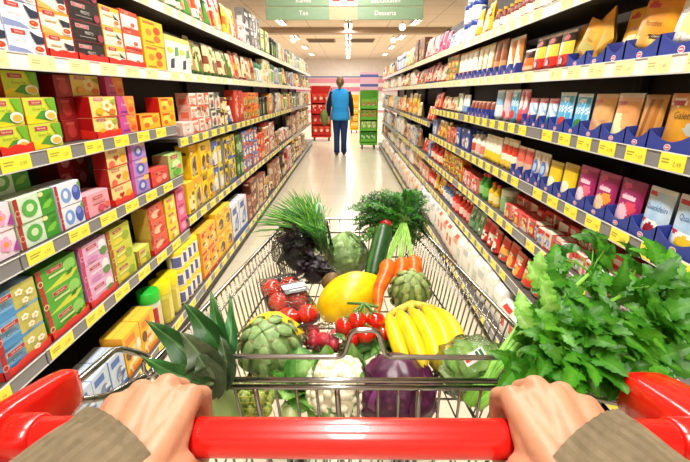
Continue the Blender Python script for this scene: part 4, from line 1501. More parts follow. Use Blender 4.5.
pz(pch('wblue', .14, .05, lambda u, v: '#e8eef4' if v > .4 else '#7fa4d8', (), '#f0f4f8'), 2, 462, 468.5, 'small white and blue pouch', D3, facings=2, tray=False, plural='small white and blue pouches')
pz(pch('greenw2', .15, .05, lambda u, v: '#4f9a4c' if (u < .6 and v > .3) else '#e6ecd8', (), '#c8e0b0'), 2, 456.5, 461.5, 'green and white pouch', D3, facings=1, tray=False)
run('R', 2, 441, 456, 'pouch', .13, .13, 1, ('#e6d2b0', '#d8a860', '#c86a3c'), 'cream pouch with orange print', D3, 'food_pouch', 'pouch')
run('R', 2, 427, 440.5, 'pouch', .13, .16, 1, ('#df4a2a', '#c82c1c', '#f0b088'), 'red and orange pouch', D3, 'food_pouch', 'pouch')

# fourth shelf
pz(pch('quarkl', .152, .055, quark('#f0c830'), [('Quarkfein', .52, .62, .15, '#3f5c94', .8)], '#e8e4e4'), 3, 665, 707, 'blue and white quark pouch with lemon', D4, th=.055)
pz(pch('quarkc', .15, .055, quark('#a01c30'), [('Quarkfein', .52, .62, .15, '#3f5c94', .8)], '#eef0f4'), 3, 638, 664.5, 'blue and white quark pouch with cherries', D4, th=.055)
pz(pch('magp', .15, .05, magenta('#e04a64', '#f0c4d4'), [('Mousse', .5, .68, .09, '#f6dcea', .6)], '#8c2a5c'), 3, 613, 637.5, 'magenta pouch with pink cream', D4)
pz(pch('mago', .15, .05, magenta('#e89a3c', '#f0d0a8'), [('Mousse', .5, .68, .09, '#f6dcea', .6)], '#a83c78'), 3, 592, 612.5, 'magenta pouch with orange fruit', D4)
pz(pch('magb', .15, .05, magenta('#e86a8c', '#f4dce4'), [('Dessert', .5, .68, .09, '#f6dcea', .6)], '#b0447f'), 3, 574, 591.5, 'upright magenta pouch beside the yellow ones', D4)
pz(pch('yela', .14, .05, yellowp, (), '#c8a83c'), 3, 559, 573.5, 'yellow pouch beside the magenta', D4)
pz(pch('yelb', .13, .05, yellowp, (), '#d8c868'), 3, 546, 558.5, 'second yellow pouch from the magenta', D4)


def clearblue(u, v):
    if ell(u, v, .5, .5, .36, .26):
        return '#3f6cc0' if not ell(u, v, .5, .5, .22, .14) else '#a8c8ec'
    return '#c8b098' if int(u * 7 + v * 5) % 3 else '#e4dccf'


pz(pch('clb', .15, .05, clearblue, (), '#d8d4cc'), 3, 530, 545.5, 'clear bag with round blue label', D4, facings=2, name='food_bag', cat='bag', plural='clear bags with round blue label')
pz(pch('pkb', .15, .05, lambda u, v: '#e2685a' if v > .5 else '#d8b49c', (), '#f0c0b0'), 3, 515, 529.5, 'coral and tan food bag', D4, facings=2, name='food_bag', cat='bag', plural='coral and tan food bags')
pz(pch('rdw', .17, .05, lambda u, v: '#d8402c' if .5 < v < .8 else ('#f4ecd8' if v > .3 else '#f0c84c'), (), '#d8b070'), 3, 500, 514.5, 'white bottle shaped bag with red label', D4, facings=3, tray=False, name='food_bag', cat='bag', plural='white bags with red label')
pz(pch('ylw', .16, .05, lambda u, v: '#f4f0e0' if v > .4 else '#f0cc30', (), '#e0c890'), 3, 484, 499.5, 'white bag with yellow foot', D4, facings=4, tray=False, name='food_bag', cat='bag', plural='white bags with yellow foot')
run('R', 3, 470, 483.5, 'bottle', .1, .17, 1, ('#e8e2d4', '#2c3c74', '#c84c34'), 'white bottle with blue cap', D4, 'bottle', 'bottle')
run('R', 3, 456, 469.5, 'box', .12, .16, 1, ('#3450a8', '#26387c', '#e8d8c8'), 'dark blue box', D4, 'carton', 'box')
run('R', 3, 447, 455.5, 'box', .12, .15, 1, ('#f0b08a', '#d8482c', '#a83424'), 'peach and red box', D4, 'carton', 'box')
run('R', 3, 437, 446.5, 'pouch', .12, .17, 1, ('#e6b93c', '#f2e2a8', '#c8502c'), 'golden pouch', D4, 'food_pouch', 'pouch')
run('R', 3, 430, 436.5, 'box', .12, .16, 1, ('#9aa8c8', '#4c64a8', '#e0e4ec'), 'grey blue box', D4, 'carton', 'box')
run('R', 3, 422, 429.5, 'pouch', .13, .16, 1, ('#dc4a34', '#f0c8a8', '#a82a20'), 'red pouch with cream band', D4, 'food_pouch', 'pouch')

# top shelf
DT = 'top baking shelf'
run('R', 0, 490, 580, 'bottle', .06, .12, 1, ('#7a3424', '#e8c04c', '#e8d8c0'), 'small brown bottle with yellow cap', DT, 'bottle', 'bottle')
run('R', 0, 490, 545, 'box', .1, .13, 1, ('#f0b83c', '#e07428', '#f6e8b8'), 'orange yellow box behind the small bottles', DT, 'carton', 'box', back=.1)
run('R', 0, 474, 489, 'pouch', .11, .19, 1, ('#f0c23c', '#e88c2c', '#f8ecc0'), 'yellow orange pouch', DT, 'food_pouch', 'pouch')
run('R', 0, 462, 473, 'jar', .11, .13, 3, ('#e8ecf2', '#2f4a9c', '#c8d4e8'), 'white tin with blue lid', DT, 'tin', 'tin')
run('R', 0, 447, 461.5, 'pouch', .15, .14, 1, ('#eef0f4', '#4c5fa8', '#d8dce8'), 'white pouch with blue foot', DT, 'food_pouch', 'pouch')
run('R', 0, 437, 446.5, 'pouch', .16, .19, 1, ('#e8789c', '#f4dce0', '#d84470'), 'pink pouch', DT, 'food_pouch', 'pouch')
run('R', 0, 424, 436.5, 'pouch', .16, .21, 1, ('#f2dcd8', '#d85a60', '#e89aa0'), 'pale pink pouch with red band', DT, 'food_pouch', 'pouch')
run('R', 0, 413, 423.5, 'box', .2, .28, 1, ('#8a5636', '#6a3c24', '#b88a5c'), 'brown carton standing tall', DT, 'carton', 'box')
run('R', 0, 404, 412.5, 'pouch', .16, .27, 1, ('#f0d27c', '#e8a83c', '#f8f0d0'), 'pale yellow pouch', DT, 'food_pouch', 'pouch')
run('R', 0, 396, 403.5, 'jar', .16, .26, 1, ('#5874b8', '#e8ecf4', '#c8d4ec'), 'blue tin with white lid', DT, 'tin', 'tin')
mixrow('R', 0, 381, 395.5, BAKING, 'top baking shelf, far end', .25, 11, hs=1.25)

# second shelf beyond the first three bays
run('R', 1, 446, 457, 'box', .12, .1, 2, ('#e47a34', '#3f8a34', '#f2d048'), 'orange and green packet', D2, 'food_packet', 'box')
run('R', 1, 436, 445.5, 'pouch', .13, .18, 1, ('#ecb090', '#d85a3c', '#f4e0d0'), 'peach pouch with red print', D2, 'food_pouch', 'pouch')
run('R', 1, 424, 435.5, 'pouch', .13, .2, 1, ('#d8503c', '#5464a8', '#f0c0a0'), 'red pouch with blue band', D2, 'food_pouch', 'pouch')
mixrow('R', 1, 381, 423.5, BAKING, 'second baking shelf, far end', .24, 12)
# third (far) shelf, at the height between
D3F = 'middle baking shelf beyond the pouches'
run('R', 2, 417, 419, 'pouch', .15, .2, 1, ('#e0d6a4', '#c89c3c', '#f4ecd0'), 'pale yellow pouch', D3F, 'food_pouch', 'pouch')
run('R', 2, 407, 416.5, 'pouch', .15, .3, 1, ('#f2d24c', '#f4e8c0', '#e88a2c'), 'tall yellow pouch', D3F, 'food_pouch', 'pouch')
mixrow('R', 2, 381, 406.5, BAKING, 'middle baking shelf, far end', .36, 13, hs=1.35)
D4F = 'lower baking shelf beyond the pouches'
mixrow('R', 3, 381, 418.5, BAKING, 'lower baking shelf, far end', .33, 14, hs=1.3)

# fifth shelf: red packets in two tiers
D5 = 'fifth dessert shelf'
redpk = ('#e03020', '#f4e8e0', '#d8c890')
run('R', 4, 560, 640, 'box', .075, .075, 1, ('#f0dcd2', '#d8281c', '#5a8c4c'), 'pale cake decoration packet with red edge', D5, 'decoration_packet', 'box', facings=6, plural='pale decoration packets with red edge')
run('R', 4, 533, 559.5, 'box', .07, .085, 1, ('#e4d6c0', '#dc2a20', '#7aa4d0'), 'cake decoration packet with blue print and red edge', D5, 'decoration_packet', 'box')
run('R', 4, 512, 640, 'box', .08, .125, 1, ('#df3226', '#f2e2da', '#8ab06c'), 'taller red edged packet in the rear row', D5, 'decoration_packet', 'box', back=.085)
run('R', 4, 505, 532.5, 'box', .07, .085, 1, ('#dc2a20', '#f4e0d0', '#e8c850'), 'red packet with yellow print', D5, 'decoration_packet', 'box')
run('R', 4, 496, 504.5, 'jar', .11, .15, 1, ('#a8c0a0', '#d8e4d0', '#4f8c48'), 'pale green tub', D5, 'tub', 'tin')
run('R', 4, 487, 495.5, 'bottle', .07, .14, 1, ('#f0c02c', '#e8502c', '#f4e088'), 'small yellow bottle', D5, 'bottle', 'bottle')
run('R', 4, 478, 486.5, 'bottle', .08, .17, 1, ('#2f8a34', '#d8342c', '#7cc05c'), 'green bottle with red cap', D5, 'bottle', 'bottle')
run('R', 4, 462, 477.5, 'box', .09, .12, 1, ('#d8402c', '#f0b8a8', '#e8d8d0'), 'red and pink box', D5, 'carton', 'box')
run('R', 4, 443, 461.5, 'box', .1, .085, 2, ('#f2da2c', '#c83c20', '#6a5a1c'), 'yellow packet with dark print', D5, 'food_packet', 'box')
run('R', 4, 429, 442.5, 'bottle', .1, .17, 1, ('#d8342c', '#a8201c', '#f0c8a0'), 'red bottle', D5, 'bottle', 'bottle')
run('R', 4, 420, 428.5, 'box', .13, .17, 1, ('#e8c0a0', '#d84c34', '#f4ece0'), 'pale box with red band', D5, 'carton', 'box')

# sixth shelf
D6 = 'sixth dessert shelf'
run('R', 5, 548, 640, 'pouch', .11, .14, 1, ('#c4323c', '#e8d0b8', '#e8a050'), 'red food packet', D6, 'food_packet', 'pouch')
run('R', 5, 520, 547.5, 'pouch', .11, .15, 1, ('#d8402c', '#f0d8c0', '#b8a040'), 'red and cream striped packet', D6, 'food_packet', 'pouch')
run('R', 5, 497, 519.5, 'pouch', .12, .15, 1, ('#de4030', '#f4e4d0', '#f0b050'), 'red packet with white top', D6, 'food_packet', 'pouch')
run('R', 5, 480, 496.5, 'pouch', .11, .16, 1, ('#d83228', '#b8241c', '#f4e8d8'), 'bright red packet', D6, 'food_packet', 'pouch')
run('R', 5, 468, 479.5, 'pouch', .11, .16, 1, ('#6f9a6c', '#e4ecd8', '#3c6c44'), 'green and white packet', D6, 'food_packet', 'pouch')
run('R', 5, 452, 467.5, 'bottle', .09, .17, 1, ('#dc3426', '#f0e0d0', '#f0a89c'), 'red bottle with white cap', D6, 'bottle', 'bottle')
run('R', 5, 442, 451.5, 'bottle', .09, .17, 1, ('#7088b8', '#d83c2c', '#e8e0d8'), 'blue bottle with red cap', D6, 'bottle', 'bottle')
run('R', 5, 434, 441.5, 'pouch', .12, .16, 1, ('#eec23c', '#e8502c', '#f4ecc8'), 'yellow and red packet', D6, 'food_packet', 'pouch')
run('R', 5, 424, 433.5, 'bottle', .1, .17, 1, ('#e04030', '#f4ece0', '#f0b0a0'), 'red sauce bottle', D6, 'bottle', 'bottle')
mixrow('R', 4, 381, 418, BAKING, 'low baking shelf, far end', .25, 15, hs=1.03)

# bottom deck: flour
D7 = 'bottom baking shelf'
XBR = 0.80
run('R', 6, 496, 560, 'sack', .14, .2, 1, ('#f2efe8', '#d8342c', '#d83a30'), 'white flour bag with red print', D7, 'flour_bag', 'bag', X=XBR, z=.10)
run('R', 6, 456, 495.5, 'sack', .13, .23, 1, ('#f4f2ec', '#c8ccc8', '#c8d2c0'), 'plain white flour bag', D7, 'flour_bag', 'bag', X=XBR, z=.10)
run('R', 6, 436, 455.5, 'sack', .13, .23, 1, ('#f2ece0', '#e0a088', '#d8604c'), 'white flour bag with coral print', D7, 'flour_bag', 'bag', X=XBR, z=.10)
run('R', 6, 418, 435.5, 'sack', .14, .23, 1, ('#f4f2ee', '#d8d4cc', '#a8b8c0'), 'white flour bag with grey print', D7, 'flour_bag', 'bag', X=XBR, z=.10)
run('R', 5, 398, 417.5, 'sack', .16, .22, 1, ('#f0e4d4', '#e08c60', '#e8a880'), 'pale flour bag with orange print', D7, 'flour_bag', 'bag', X=XBR, z=.10)
mixrow('R', 5, 381, 397.5, [BAKING[1], BAKING[6], BAKING[0]], 'bottom baking deck, far end', .25, 16, X=XBR, z=.10)
# ------------------------------------------------------------------ the trolley
TX = 0.006                       # the trolley stands a touch to one side of the aisle line
HY, HZ = 0.30, 1.046             # handle axis
NY, FY = 0.515, 1.25             # rear and front of the basket rim
RZ, RZF = 0.965, 0.97            # rim height rear / front
NW, FW = 0.300, 0.195            # rim half widths
BZ, BZF = 0.745, 0.775           # basket floor height rear / front
NWB, FWB = 0.255, 0.165
BNY, BFY = 0.53, 1.19
cart_o = empty('shopping_trolley', (TX, 0.8, 0))
tag(cart_o, 'chrome wire shopping trolley with red plastic handle, heaped with fresh vegetables', 'trolley')
O = V((TX, 0.8, 0))
G = '#ffffff'


def lp(x, y, z):
    return V((x, y - 0.8, z))


def lerp(a, b, t):
    return a + (b - a) * t


# rim: one bent wire all round
rimw = MB()
cr = 0.03
rim_pts = []
for sx, y, hw, z in ((-1, NY, NW, RZ), (-1, FY, FW, RZF), (1, FY, FW, RZF), (1, NY, NW, RZ)):
    rim_pts.append(lp(sx * hw, y, z))
def rounded(pts, r, n=5, closed=True):
    out = []
    m = len(pts)
    for i, p in enumerate(pts):
        if not closed and i in (0, m - 1):
            out.append(p)
            continue
        a, b = pts[i - 1], pts[(i + 1) % m]
        da, db = (a - p).normalized(), (b - p).normalized()
        p0, p1 = p + da * r, p + db * r
        for q in range(n + 1):
            t = q / n
            out.append((p0 * (1 - t) ** 2 + p * 2 * t * (1 - t) + p1 * t * t))
    return out
rimw.tube(rounded(rim_pts, cr, 5, False), 0.0042, G, 8)
rimw.obj('basket_rim', 'chrome', cart_o)

# side grilles: wires fan from the rim to the basket floor, plus long rails
for sx in (-1, 1):
    g = MB()
    n = 34
    for i in range(n + 1):
        t = i / n
        y = lerp(NY, FY, t)
        yb = lerp(BNY, BFY, t)
        top = lp(sx * lerp(NW, FW, t), y, lerp(RZ, RZF, t))
        bot = lp(sx * lerp(NWB, FWB, t), yb, lerp(BZ, BZF, t))
        g.tube([top, bot], 0.0017, G, 5)
    for k in (0.17, 0.55, 1.0):
        a = lp(sx * lerp(NW, NWB, k), lerp(NY, BNY, k), lerp(RZ, BZ, k))
        b = lp(sx * lerp(FW, FWB, k), lerp(FY, BFY, k), lerp(RZF, BZF, k))
        off = V((sx * 0.003, 0, 0))
        g.tube([a + off, b + off], 0.0026, G, 6)
    g.obj('side_grille', 'chrome', cart_o)

# front grille
g = MB()
n = 12
for i in range(n + 1):
    t = -1 + 2 * i / n
    g.tube([lp(t * FW, FY, RZF), lp(t * FWB, BFY, BZF)], 0.0017, G, 5)
for k in (0.22, 0.6, 1.0):
    w_ = lerp(FW, FWB, k)
    g.tube([lp(-w_, lerp(FY, BFY, k) + .003, lerp(RZF, BZF, k)), lp(w_, lerp(FY, BFY, k) + .003, lerp(RZF, BZF, k))], 0.0026, G, 6)
g.obj('front_grille', 'chrome', cart_o)

# floor grille
g = MB()
for i in range(15):
    t = -1 + 2 * i / 14
    g.tube([lp(t * NWB, BNY, BZ), lp(t * FWB, BFY, BZF)], 0.0017, G, 5)
for i in range(9):
    t = i / 8
    w_ = lerp(NWB, FWB, t)
    g.tube([lp(-w_, lerp(BNY, BFY, t), lerp(BZ, BZF, t) - .003), lp(w_, lerp(BNY, BFY, t), lerp(BZ, BZF, t) - .003)], 0.0024, G, 6)
g.obj('floor_grille', 'chrome', cart_o)

# rear gate: double top rail and upright wires
g = MB()
GY, GZ = 0.505, 0.947
for dz, dy in ((0, 0), (-0.011, -0.002)):
    g.tube([lp(-0.282, GY + dy, GZ + dz), lp(0.228, GY + dy, GZ + dz)], 0.0042, G, 8)
n = 17
for i in range(n):
    x = lerp(-0.265, 0.222, i / (n - 1))
    g.tube([lp(x, GY - .004, GZ - 0.012), lp(x * 0.96 + .008, GY + .012, BZ)], 0.0022 if i % 4 else 0.0042, G, 6)
g.tube([lp(-0.262, GY + .004, 0.84), lp(0.22, GY + .004, 0.84)], 0.0026, G, 6)
g.obj('rear_grille', 'chrome', cart_o)

# folded child seat frame with its raised middle loop
g = MB()
SYY, SZ = 0.532, 0.968
p = [lp(-0.205, GY + .002, GZ + .002), lp(-0.220, SYY, SZ), lp(-0.012, SYY, SZ), lp(0.000, SYY + .002, SZ + .046),
     lp(0.040, SYY + .002, SZ + .046), lp(0.052, SYY, SZ), lp(0.247, SYY, SZ), lp(0.220, GY + .002, GZ + .002)]
p = rounded(p, 0.012, 5, False)
g.tube(p, 0.0042, G, 8)
g.obj('child_seat_frame', 'chrome', cart_o)

# corner wires that carry the handle brackets
for sx in (-1, 1):
    g = MB()
    p = rounded([lp(sx * 0.335, 0.40, 1.018), lp(sx * 0.336, 0.5, 1.005), lp(sx * 0.308, 0.527, 0.972), lp(sx * 0.300, 0.518, 0.962)], 0.014, 5, False)
    g.tube(p, 0.0048, G, 8)
    p = rounded([lp(sx * 0.335, 0.40, 0.998), lp(sx * 0.332, 0.45, 0.962), lp(sx * 0.305, 0.525, 0.945), lp(sx * 0.298, 0.54, 0.90)], 0.016, 5, False)
    g.tube(p, 0.0048, G, 8)
    g.obj('bracket_wire', 'chrome', cart_o)
g = MB()
ring = []
for k in range(16):
    a = 2 * PI * k / 16
    ring.append(lp(-0.296 + 0.010 * math.cos(a), 0.505, 0.968 + 0.014 * math.sin(a)))
g.tube(ring, 0.0035, '#6f6d6a', 6, closed=True)
g.obj('coin_chain_ring', 'chrome', cart_o)

# handle and its end brackets
h = MB()
prof = []
hl = 0.322
xs = [-hl, -hl + .002] + [lerp(-hl + .004, hl - .004, i / 20) for i in range(21)] + [hl - .002, hl]
h.tube([lp(x, HY, HZ) for x in xs], [0.0165, 0.0172] + [0.0176] * 21 + [0.0172, 0.0165], '#e3150f', 24)
h.obj('handle', 'red_plastic', cart_o)
for sx in (-1, 1):
    b = MB()
    # collar round the tube
    b.tube([lp(sx * x, HY, HZ) for x in (0.292, 0.2935, 0.318, 0.320)], [0.0185, 0.0205, 0.0205, 0.019], '#dd1810', 20)
    # shaped cheek that runs forward from the handle to the wire
    secs = [(-.026, -.012, .020, .026), (-.020, -.010, .040, .036), (-.004, -.010, .054, .042), (.02, -.014, .058, .042), (.05, -.020, .056, .040), (.08, -.026, .052, .036), (.100, -.030, .047, .031), (.110, -.032, .038, .023), (.113, -.033, .02, .012)]
    vs, fs = [], []
    m = 16
    for (dy, dz, hh, ww) in secs:
        for k in range(m):
            a = 2 * PI * k / m
            cx, cz = math.cos(a), math.sin(a)
            q = 0.45
            ex = math.copysign(abs(cx) ** q, cx) * ww * 0.78
            ez = math.copysign(abs(cz) ** q, cz) * hh * 0.6
            if sx < 0:
                ex *= .42
                ex -= .010
            else:
                ex -= .007
            vs.append(lp(sx * (0.346 + ex), HY + dy, HZ + dz + ez))
    for i in range(len(secs) - 1):
        for k in range(m):
            fs.append((i * m + k, i * m + (k + 1) % m, (i + 1) * m + (k + 1) % m, (i + 1) * m + k))
    fs.append(tuple(reversed(range(m))))
    fs.append(tuple((len(secs) - 1) * m + k for k in range(m)))
    b.add(vs, fs, '#e0150e', True)
    b.obj('handle_bracket', 'red_plastic', cart_o, fix=True)

# chassis and castors
for sx in (-1, 1):
    g = MB()
    p = rounded([lp(sx * 0.340, HY + .05, 1.01), lp(sx * 0.325, 0.42, 0.9), lp(sx * 0.27, 0.50, 0.62), lp(sx * 0.25, 0.50, 0.16), lp(sx * 0.24, 0.6, 0.13), lp(sx * 0.17, 1.2, 0.13)], 0.05, 5, False)
    g.tube(p, 0.011, G, 10)
    g.obj('side_frame', 'chrome', cart_o)
g = MB()
g.tube([lp(-0.25, 0.55, 0.135), lp(0.25, 0.55, 0.135)], 0.009, G, 8)
g.tube([lp(-0.172, 1.19, 0.132), lp(0.172, 1.19, 0.132)], 0.009, G, 8)
for i in range(9):
    x = lerp(-0.2, 0.2, i / 8)
    g.tube([lp(x, 0.55, 0.145), lp(x * .72, 1.19, 0.145)], 0.003, G, 5)
for sx in (-1, 1):
    g.tube([lp(sx * .2, 1.06, 0.135), lp(sx * FWB * .95, 1.15, BZF)], 0.009, G, 8)
g.obj('lower_rack', 'chrome', cart_o)
for sx in (-1, 1):
    for y, x in ((0.56, 0.235), (1.16, 0.165)):
        c = MB()
        c.box((sx * x - .014, y - .83, 0.05), (sx * x - .011, y - .77, 0.125), '#9a9a9a')
        c.box((sx * x + .011, y - .83, 0.05), (sx * x + .014, y - .77, 0.125), '#9a9a9a')
        c.box((sx * x - .014, y - .83, 0.122), (sx * x + .014, y - .77, 0.126), '#9a9a9a')
        co = c.obj('caster', 'chrome', cart_o)
        w_ = MB()
        w_.lathe([(.03, -.01), (.05, -.01), (.054, -.006), (.054, .006), (.05, .01), (.03, .01)], '#3a3a3c', 18, Matrix.Translation((sx * x, y - .8, .055)) @ Matrix.Rotation(PI / 2, 4, 'Y'))
        w_.obj('wheel', 'plastic', co)
# ------------------------------------------------------------------ vegetables in the trolley
def rotm(dirv, up=(0, 0, 1)):
    """matrix whose local +z points along dirv"""
    z = V(dirv).normalized()
    x = V(up).cross(z)
    if x.length < 1e-4:
        x = V((1, 0, 0))
    x.normalize()
    y = z.cross(x)
    return Matrix((x, y, z)).transposed().to_4x4()


def bez(p0, p1, p2, n=8):
    return [V(p0) * (1 - t) ** 2 + V(p1) * 2 * t * (1 - t) + V(p2) * t * t for t in [i / n for i in range(n + 1)]]


def jit(c, a=14, rr=R):
    c = hx(c)
    k = rr.uniform(-a, a)
    return tuple(max(0, min(255, q + k * (0.8 if i == 2 else 1))) for i, q in enumerate(c))


def leaf_blade(mb, base, tip, up, width, outline, col, vein, fold=0.25, arch=0.2, ruff=0.0, rr=R, sub=3):
    """leaf: outline is (u, v) of one half along the midrib; both halves are folded along it"""
    base, tip = V(base), V(tip)
    ax = tip - base
    ln = ax.length
    ax.normalize()
    up = V(up)
    side = ax.cross(up)
    if side.length < 1e-4:
        side = ax.orthogonal()
    side.normalize()
    nrm = side.cross(ax).normalized()
    n = len(outline)
    vs, fs, cs = [], [], []
    ph = rr.uniform(0, 6)

    def pt(u, v, s):
        a = abs(v)
        z = -arch * ln * (u - 0.35) ** 2 * 1.6 + fold * a * width + ruff * width * math.sin(u * 17 + ph + s) * a
        return base + ax * (u * ln) + side * (v * width) + nrm * z
    for s in (-1, 1):
        o = len(vs)
        for i, (u, v) in enumerate(outline):
            us = i / (n - 1)
            for k in range(sub + 1):
                t = k / sub
                vs.append(pt(us * (1 - t) + u * t, s * v * t, s))
        for i in range(n - 1):
            for k in range(sub):
                a = o + i * (sub + 1) + k
                f = (a, a + 1, a + sub + 2, a + sub + 1)
                fs.append(f if s > 0 else tuple(reversed(f)))
                cs.append(vein if k == 0 and False else jit(mixc(hx(vein), hx(col), 0.45 + 0.55 * min(1, k / (sub - 1))), 5, rr))
    mb.add(vs, fs, cs, True)


CELERY = [(.0, .02), (.05, .12), (.02, .26), (.10, .30), (.12, .40), (.2, .38), (.26, .44), (.31, .33), (.36, .25), (.42, .36), (.5, .34), (.56, .40), (.60, .29), (.66, .22), (.71, .27), (.78, .2), (.83, .22), (.87, .12), (.93, .11), (1, 0)]
ROUNDLEAF = [(0, .03), (.06, .2), (.15, .36), (.28, .46), (.42, .5), (.58, .48), (.72, .42), (.85, .3), (.95, .14), (1, 0)]
SPEAR = [(0, .05), (.1, .24), (.25, .38), (.4, .42), (.6, .36), (.8, .2), (1, 0)]


def thing(name, loc, label, cat, group=None):
    return tag(empty(name, loc), label, cat, group)


# ---- yellow melon
c = at(348.5, 298, .868)
ml = MB()
M = rotm((.86, .30, .46))
ml.ball((0, 0, 0), (.0585, .0585, .083), lambda u, v: jit(mixc((254, 212, 16), (248, 196, 10), abs(math.sin(u * 22))), 4), 32, 26, M, 0.025, 5, -.12, 0, 0)
o = ml.obj('melon', 'veg_skin', None, c)
tag(o, 'smooth yellow honeydew melon lying in the middle of the heap', 'melon')
sc = MB().lathe([(.011, 0), (.008, .004), (.002, .005)], '#a8863a', 10, M @ Matrix.Translation((0, 0, .0925)))
sc.obj('stem_scar', 'veg_matte', o)

# ---- iceberg lettuce in film
c = at(347, 256, .885)
t = thing('iceberg_lettuce', c, 'round pale green iceberg lettuce wrapped in clear film behind the melon', 'lettuce')
hd = MB()
hd.ball((0, 0, 0), (.063, .061, .058), lambda u, v: jit(mixc((142, 186, 104), (206, 228, 168), 0.5 + 0.5 * noise.noise(V((u * 9, v * 9, 3)))), 10), 36, 24, None, .16, 6)
hd.obj('head', 'leaf', t)
lf = MB()
for k in range(7):
    a = k * .9 + .3
    d = V((math.cos(a) * .8, math.sin(a) * .8, .5 + .3 * math.sin(k * 2))).normalized()
    for (s, w0) in ((1, .06),):
        b0 = d * .063 + V((0, 0, -.03))
        leaf_blade(lf, b0, d * .045 + V((0, 0, .05)), d, .075, ROUNDLEAF, '#a9d07c', '#e2f0c0', -.25, .5, .08)
lf.obj('outer_leaf', 'leaf', t)
MB().ball((0, 0, 0), (.067, .066, .062), '#ffffff', 30, 20, None, .08, 14, 0, 0, 0, 3).obj('wrap_film', 'clear_film', t)

# ---- cucumber with a red cap
a, b = at(371, 284, .875), at(386, 225, .995)
cu = MB()
n = 14
pts = [a.lerp(b, i / n) + V((0, 0, .008 * math.sin(PI * i / n))) for i in range(n + 1)]
rs = [.0255 * (1 - .55 * abs(2 * i / n - 1) ** 7) for i in range(n + 1)]
cu.tube(pts, rs, [jit('#1f4a1e', 8) if (i % 14) % 4 else jit('#3f6a2c', 8) for i in range(14 * n + 2)], 14)
o = cu.obj('cucumber', 'veg_skin')
tag(o, 'long dark green cucumber with red end cap between lettuce and carrots', 'cucumber')
d = (b - a).normalized()
MB().tube([b - d * .006, b + d * .004, b + d * .012, b + d * .014], [.019, .018, .013, .004], '#b8242a', 12).obj('end_cap', 'plastic', o)
MB().tube([a + d * .004, a - d * .003], [.009, .004], '#7a8a4a', 8).obj('stem_end', 'veg_matte', o)


# ---- artichokes
def artichoke(c, r, axis, label, seed, tone):
    t = thing('artichoke', c, label, 'artichoke', None)
    rr = random.Random(seed)
    M = rotm(axis)
    core = MB()
    core.ball((0, 0, 0), (r * .86, r * .86, r * .9), '#6f8a4a', 18, 12, M)
    core.obj('heart', 'veg_matte', t)
    br = MB()
    rows = 7
    for k in range(rows):
        th = PI * (.90 - .84 * k / (rows - 1))      # from the foot to the crown
        cnt = max(3, int(3 + 7 * math.sin(th)))
        for i in range(cnt):
            ph = 2 * PI * (i + .5 * (k % 2)) / cnt + rr.uniform(-.06, .06)
            dph = 2.5 / cnt * (1.0 if k < 6 else 1.1)
            dth0, dth1 = .30, -.30

            def fn(u, v):
                w_ = max(.1, (1 - max(0, (v - .35) / .65) ** 2.6)) * (.85 + .15 * v)
                x = (u * 2 - 1)
                tt = th + dth0 + (dth1 - dth0) * v
                tt = max(.03, min(PI - .03, tt))
                sn = max(math.sin(tt), .16)
                pp = ph + x * dph * w_ * .8 / max(.4, sn) * .8
                rad = r * (.91 + .07 * v + .05 * (1 - x * x) - .05 * v ** 6)
                d = V((math.sin(tt) * math.cos(pp), math.sin(tt) * math.sin(pp), math.cos(tt) * 1.06))
                return (M @ (d * rad))

            def cf(u, v):
                base = mixc(hx(tone), (150, 172, 104), .5 * v)
                if v > .86:
                    base = mixc(base, (110, 78, 50), .6)
                elif abs(u - .5) > .34:
                    base = mixc(base, (84, 106, 54), .55)
                return jit(base, 8, rr)
            br.grid(fn, 6, 6, cf, True)
    br.obj('bract', 'veg_matte', t)['kind'] = 'stuff'
    st = MB()
    ax = V(axis).normalized()
    st.tube([-ax * r * .85, -ax * r * 1.25], [r * .25, r * .22], '#8ca062', 10)
    st.obj('stem', 'veg_matte', t)
    return t


artichoke(at(410, 291, .90), .054, (.05, -.42, .9), 'whole green artichoke beside the carrots above the bananas', 4, '#8ca15c')
artichoke(at(271, 349, .864), .068, (-.08, -.5, .86), 'large green artichoke with yellow fruit behind, near the leek leaves', 9, '#86a86a')

# ---- yellow fruit behind the artichoke
c = atd(272, 337.5, .90)
le = MB()
Ml = rotm((1, .1, .1))
le.ball((0, 0, 0), (.056, .056, .063), '#f0d424', 24, 18, Ml, .03, 9, -.12)
o = le.obj('grapefruit', 'veg_skin', None, c)
tag(o, 'yellow fruit mostly hidden behind the large artichoke', 'fruit')


# ---- bananas
bc = thing('banana_bunch', at(420, 340, .90), 'bunch of ripe yellow bananas lying in the near part of the trolley', 'bananas')
Ob = at(420, 340, .90)
ban = [((389, 316), (397, 340), (408, 366), .885), ((399, 312), (413, 338), (424, 372), .895), ((411, 310), (430, 336), (438, 372), .90), ((424, 308), (444, 334), (446, 370), .90), ((436, 309), (457, 336), (453, 366), .892)]
for (p0, p1, p2, z) in ban:
    q0, q1, q2 = at(*p0, z - .005), at(*p1, z + .016), at(*p2, z - .012)
    ctrl = q1 * 2 - (q0 + q2) * .5
    pts = bez(q0 - Ob, ctrl - Ob, q2 - Ob, 14)
    rs = []
    for i in range(15):
        u = i / 14
        rs.append(.0158 * (min(1, .45 + u * 3.2) if u < .2 else (1 if u < .8 else 1 - .62 * ((u - .8) / .2) ** 1.5)))
    m = MB()
    cols = []
    for i in range(14):
        for k in range(10):
            cc = mixc((246, 212, 30), (236, 190, 20), (k % 2) * .8)
            if i > 11:
                cc = mixc(cc, (190, 190, 60), .4)
            cols.append(jit(cc, 4))
    m.tube(pts, rs, cols + ['#c8b848', '#7a6a2c'], 10)
    bo = m.obj('banana', 'veg_skin', bc)
    tp = MB().tube([pts[-1], pts[-1] + (pts[-1] - pts[-2]).normalized() * .006], [.0065, .004], '#57451f', 8)
    tp.obj('tip', 'veg_matte', bo)
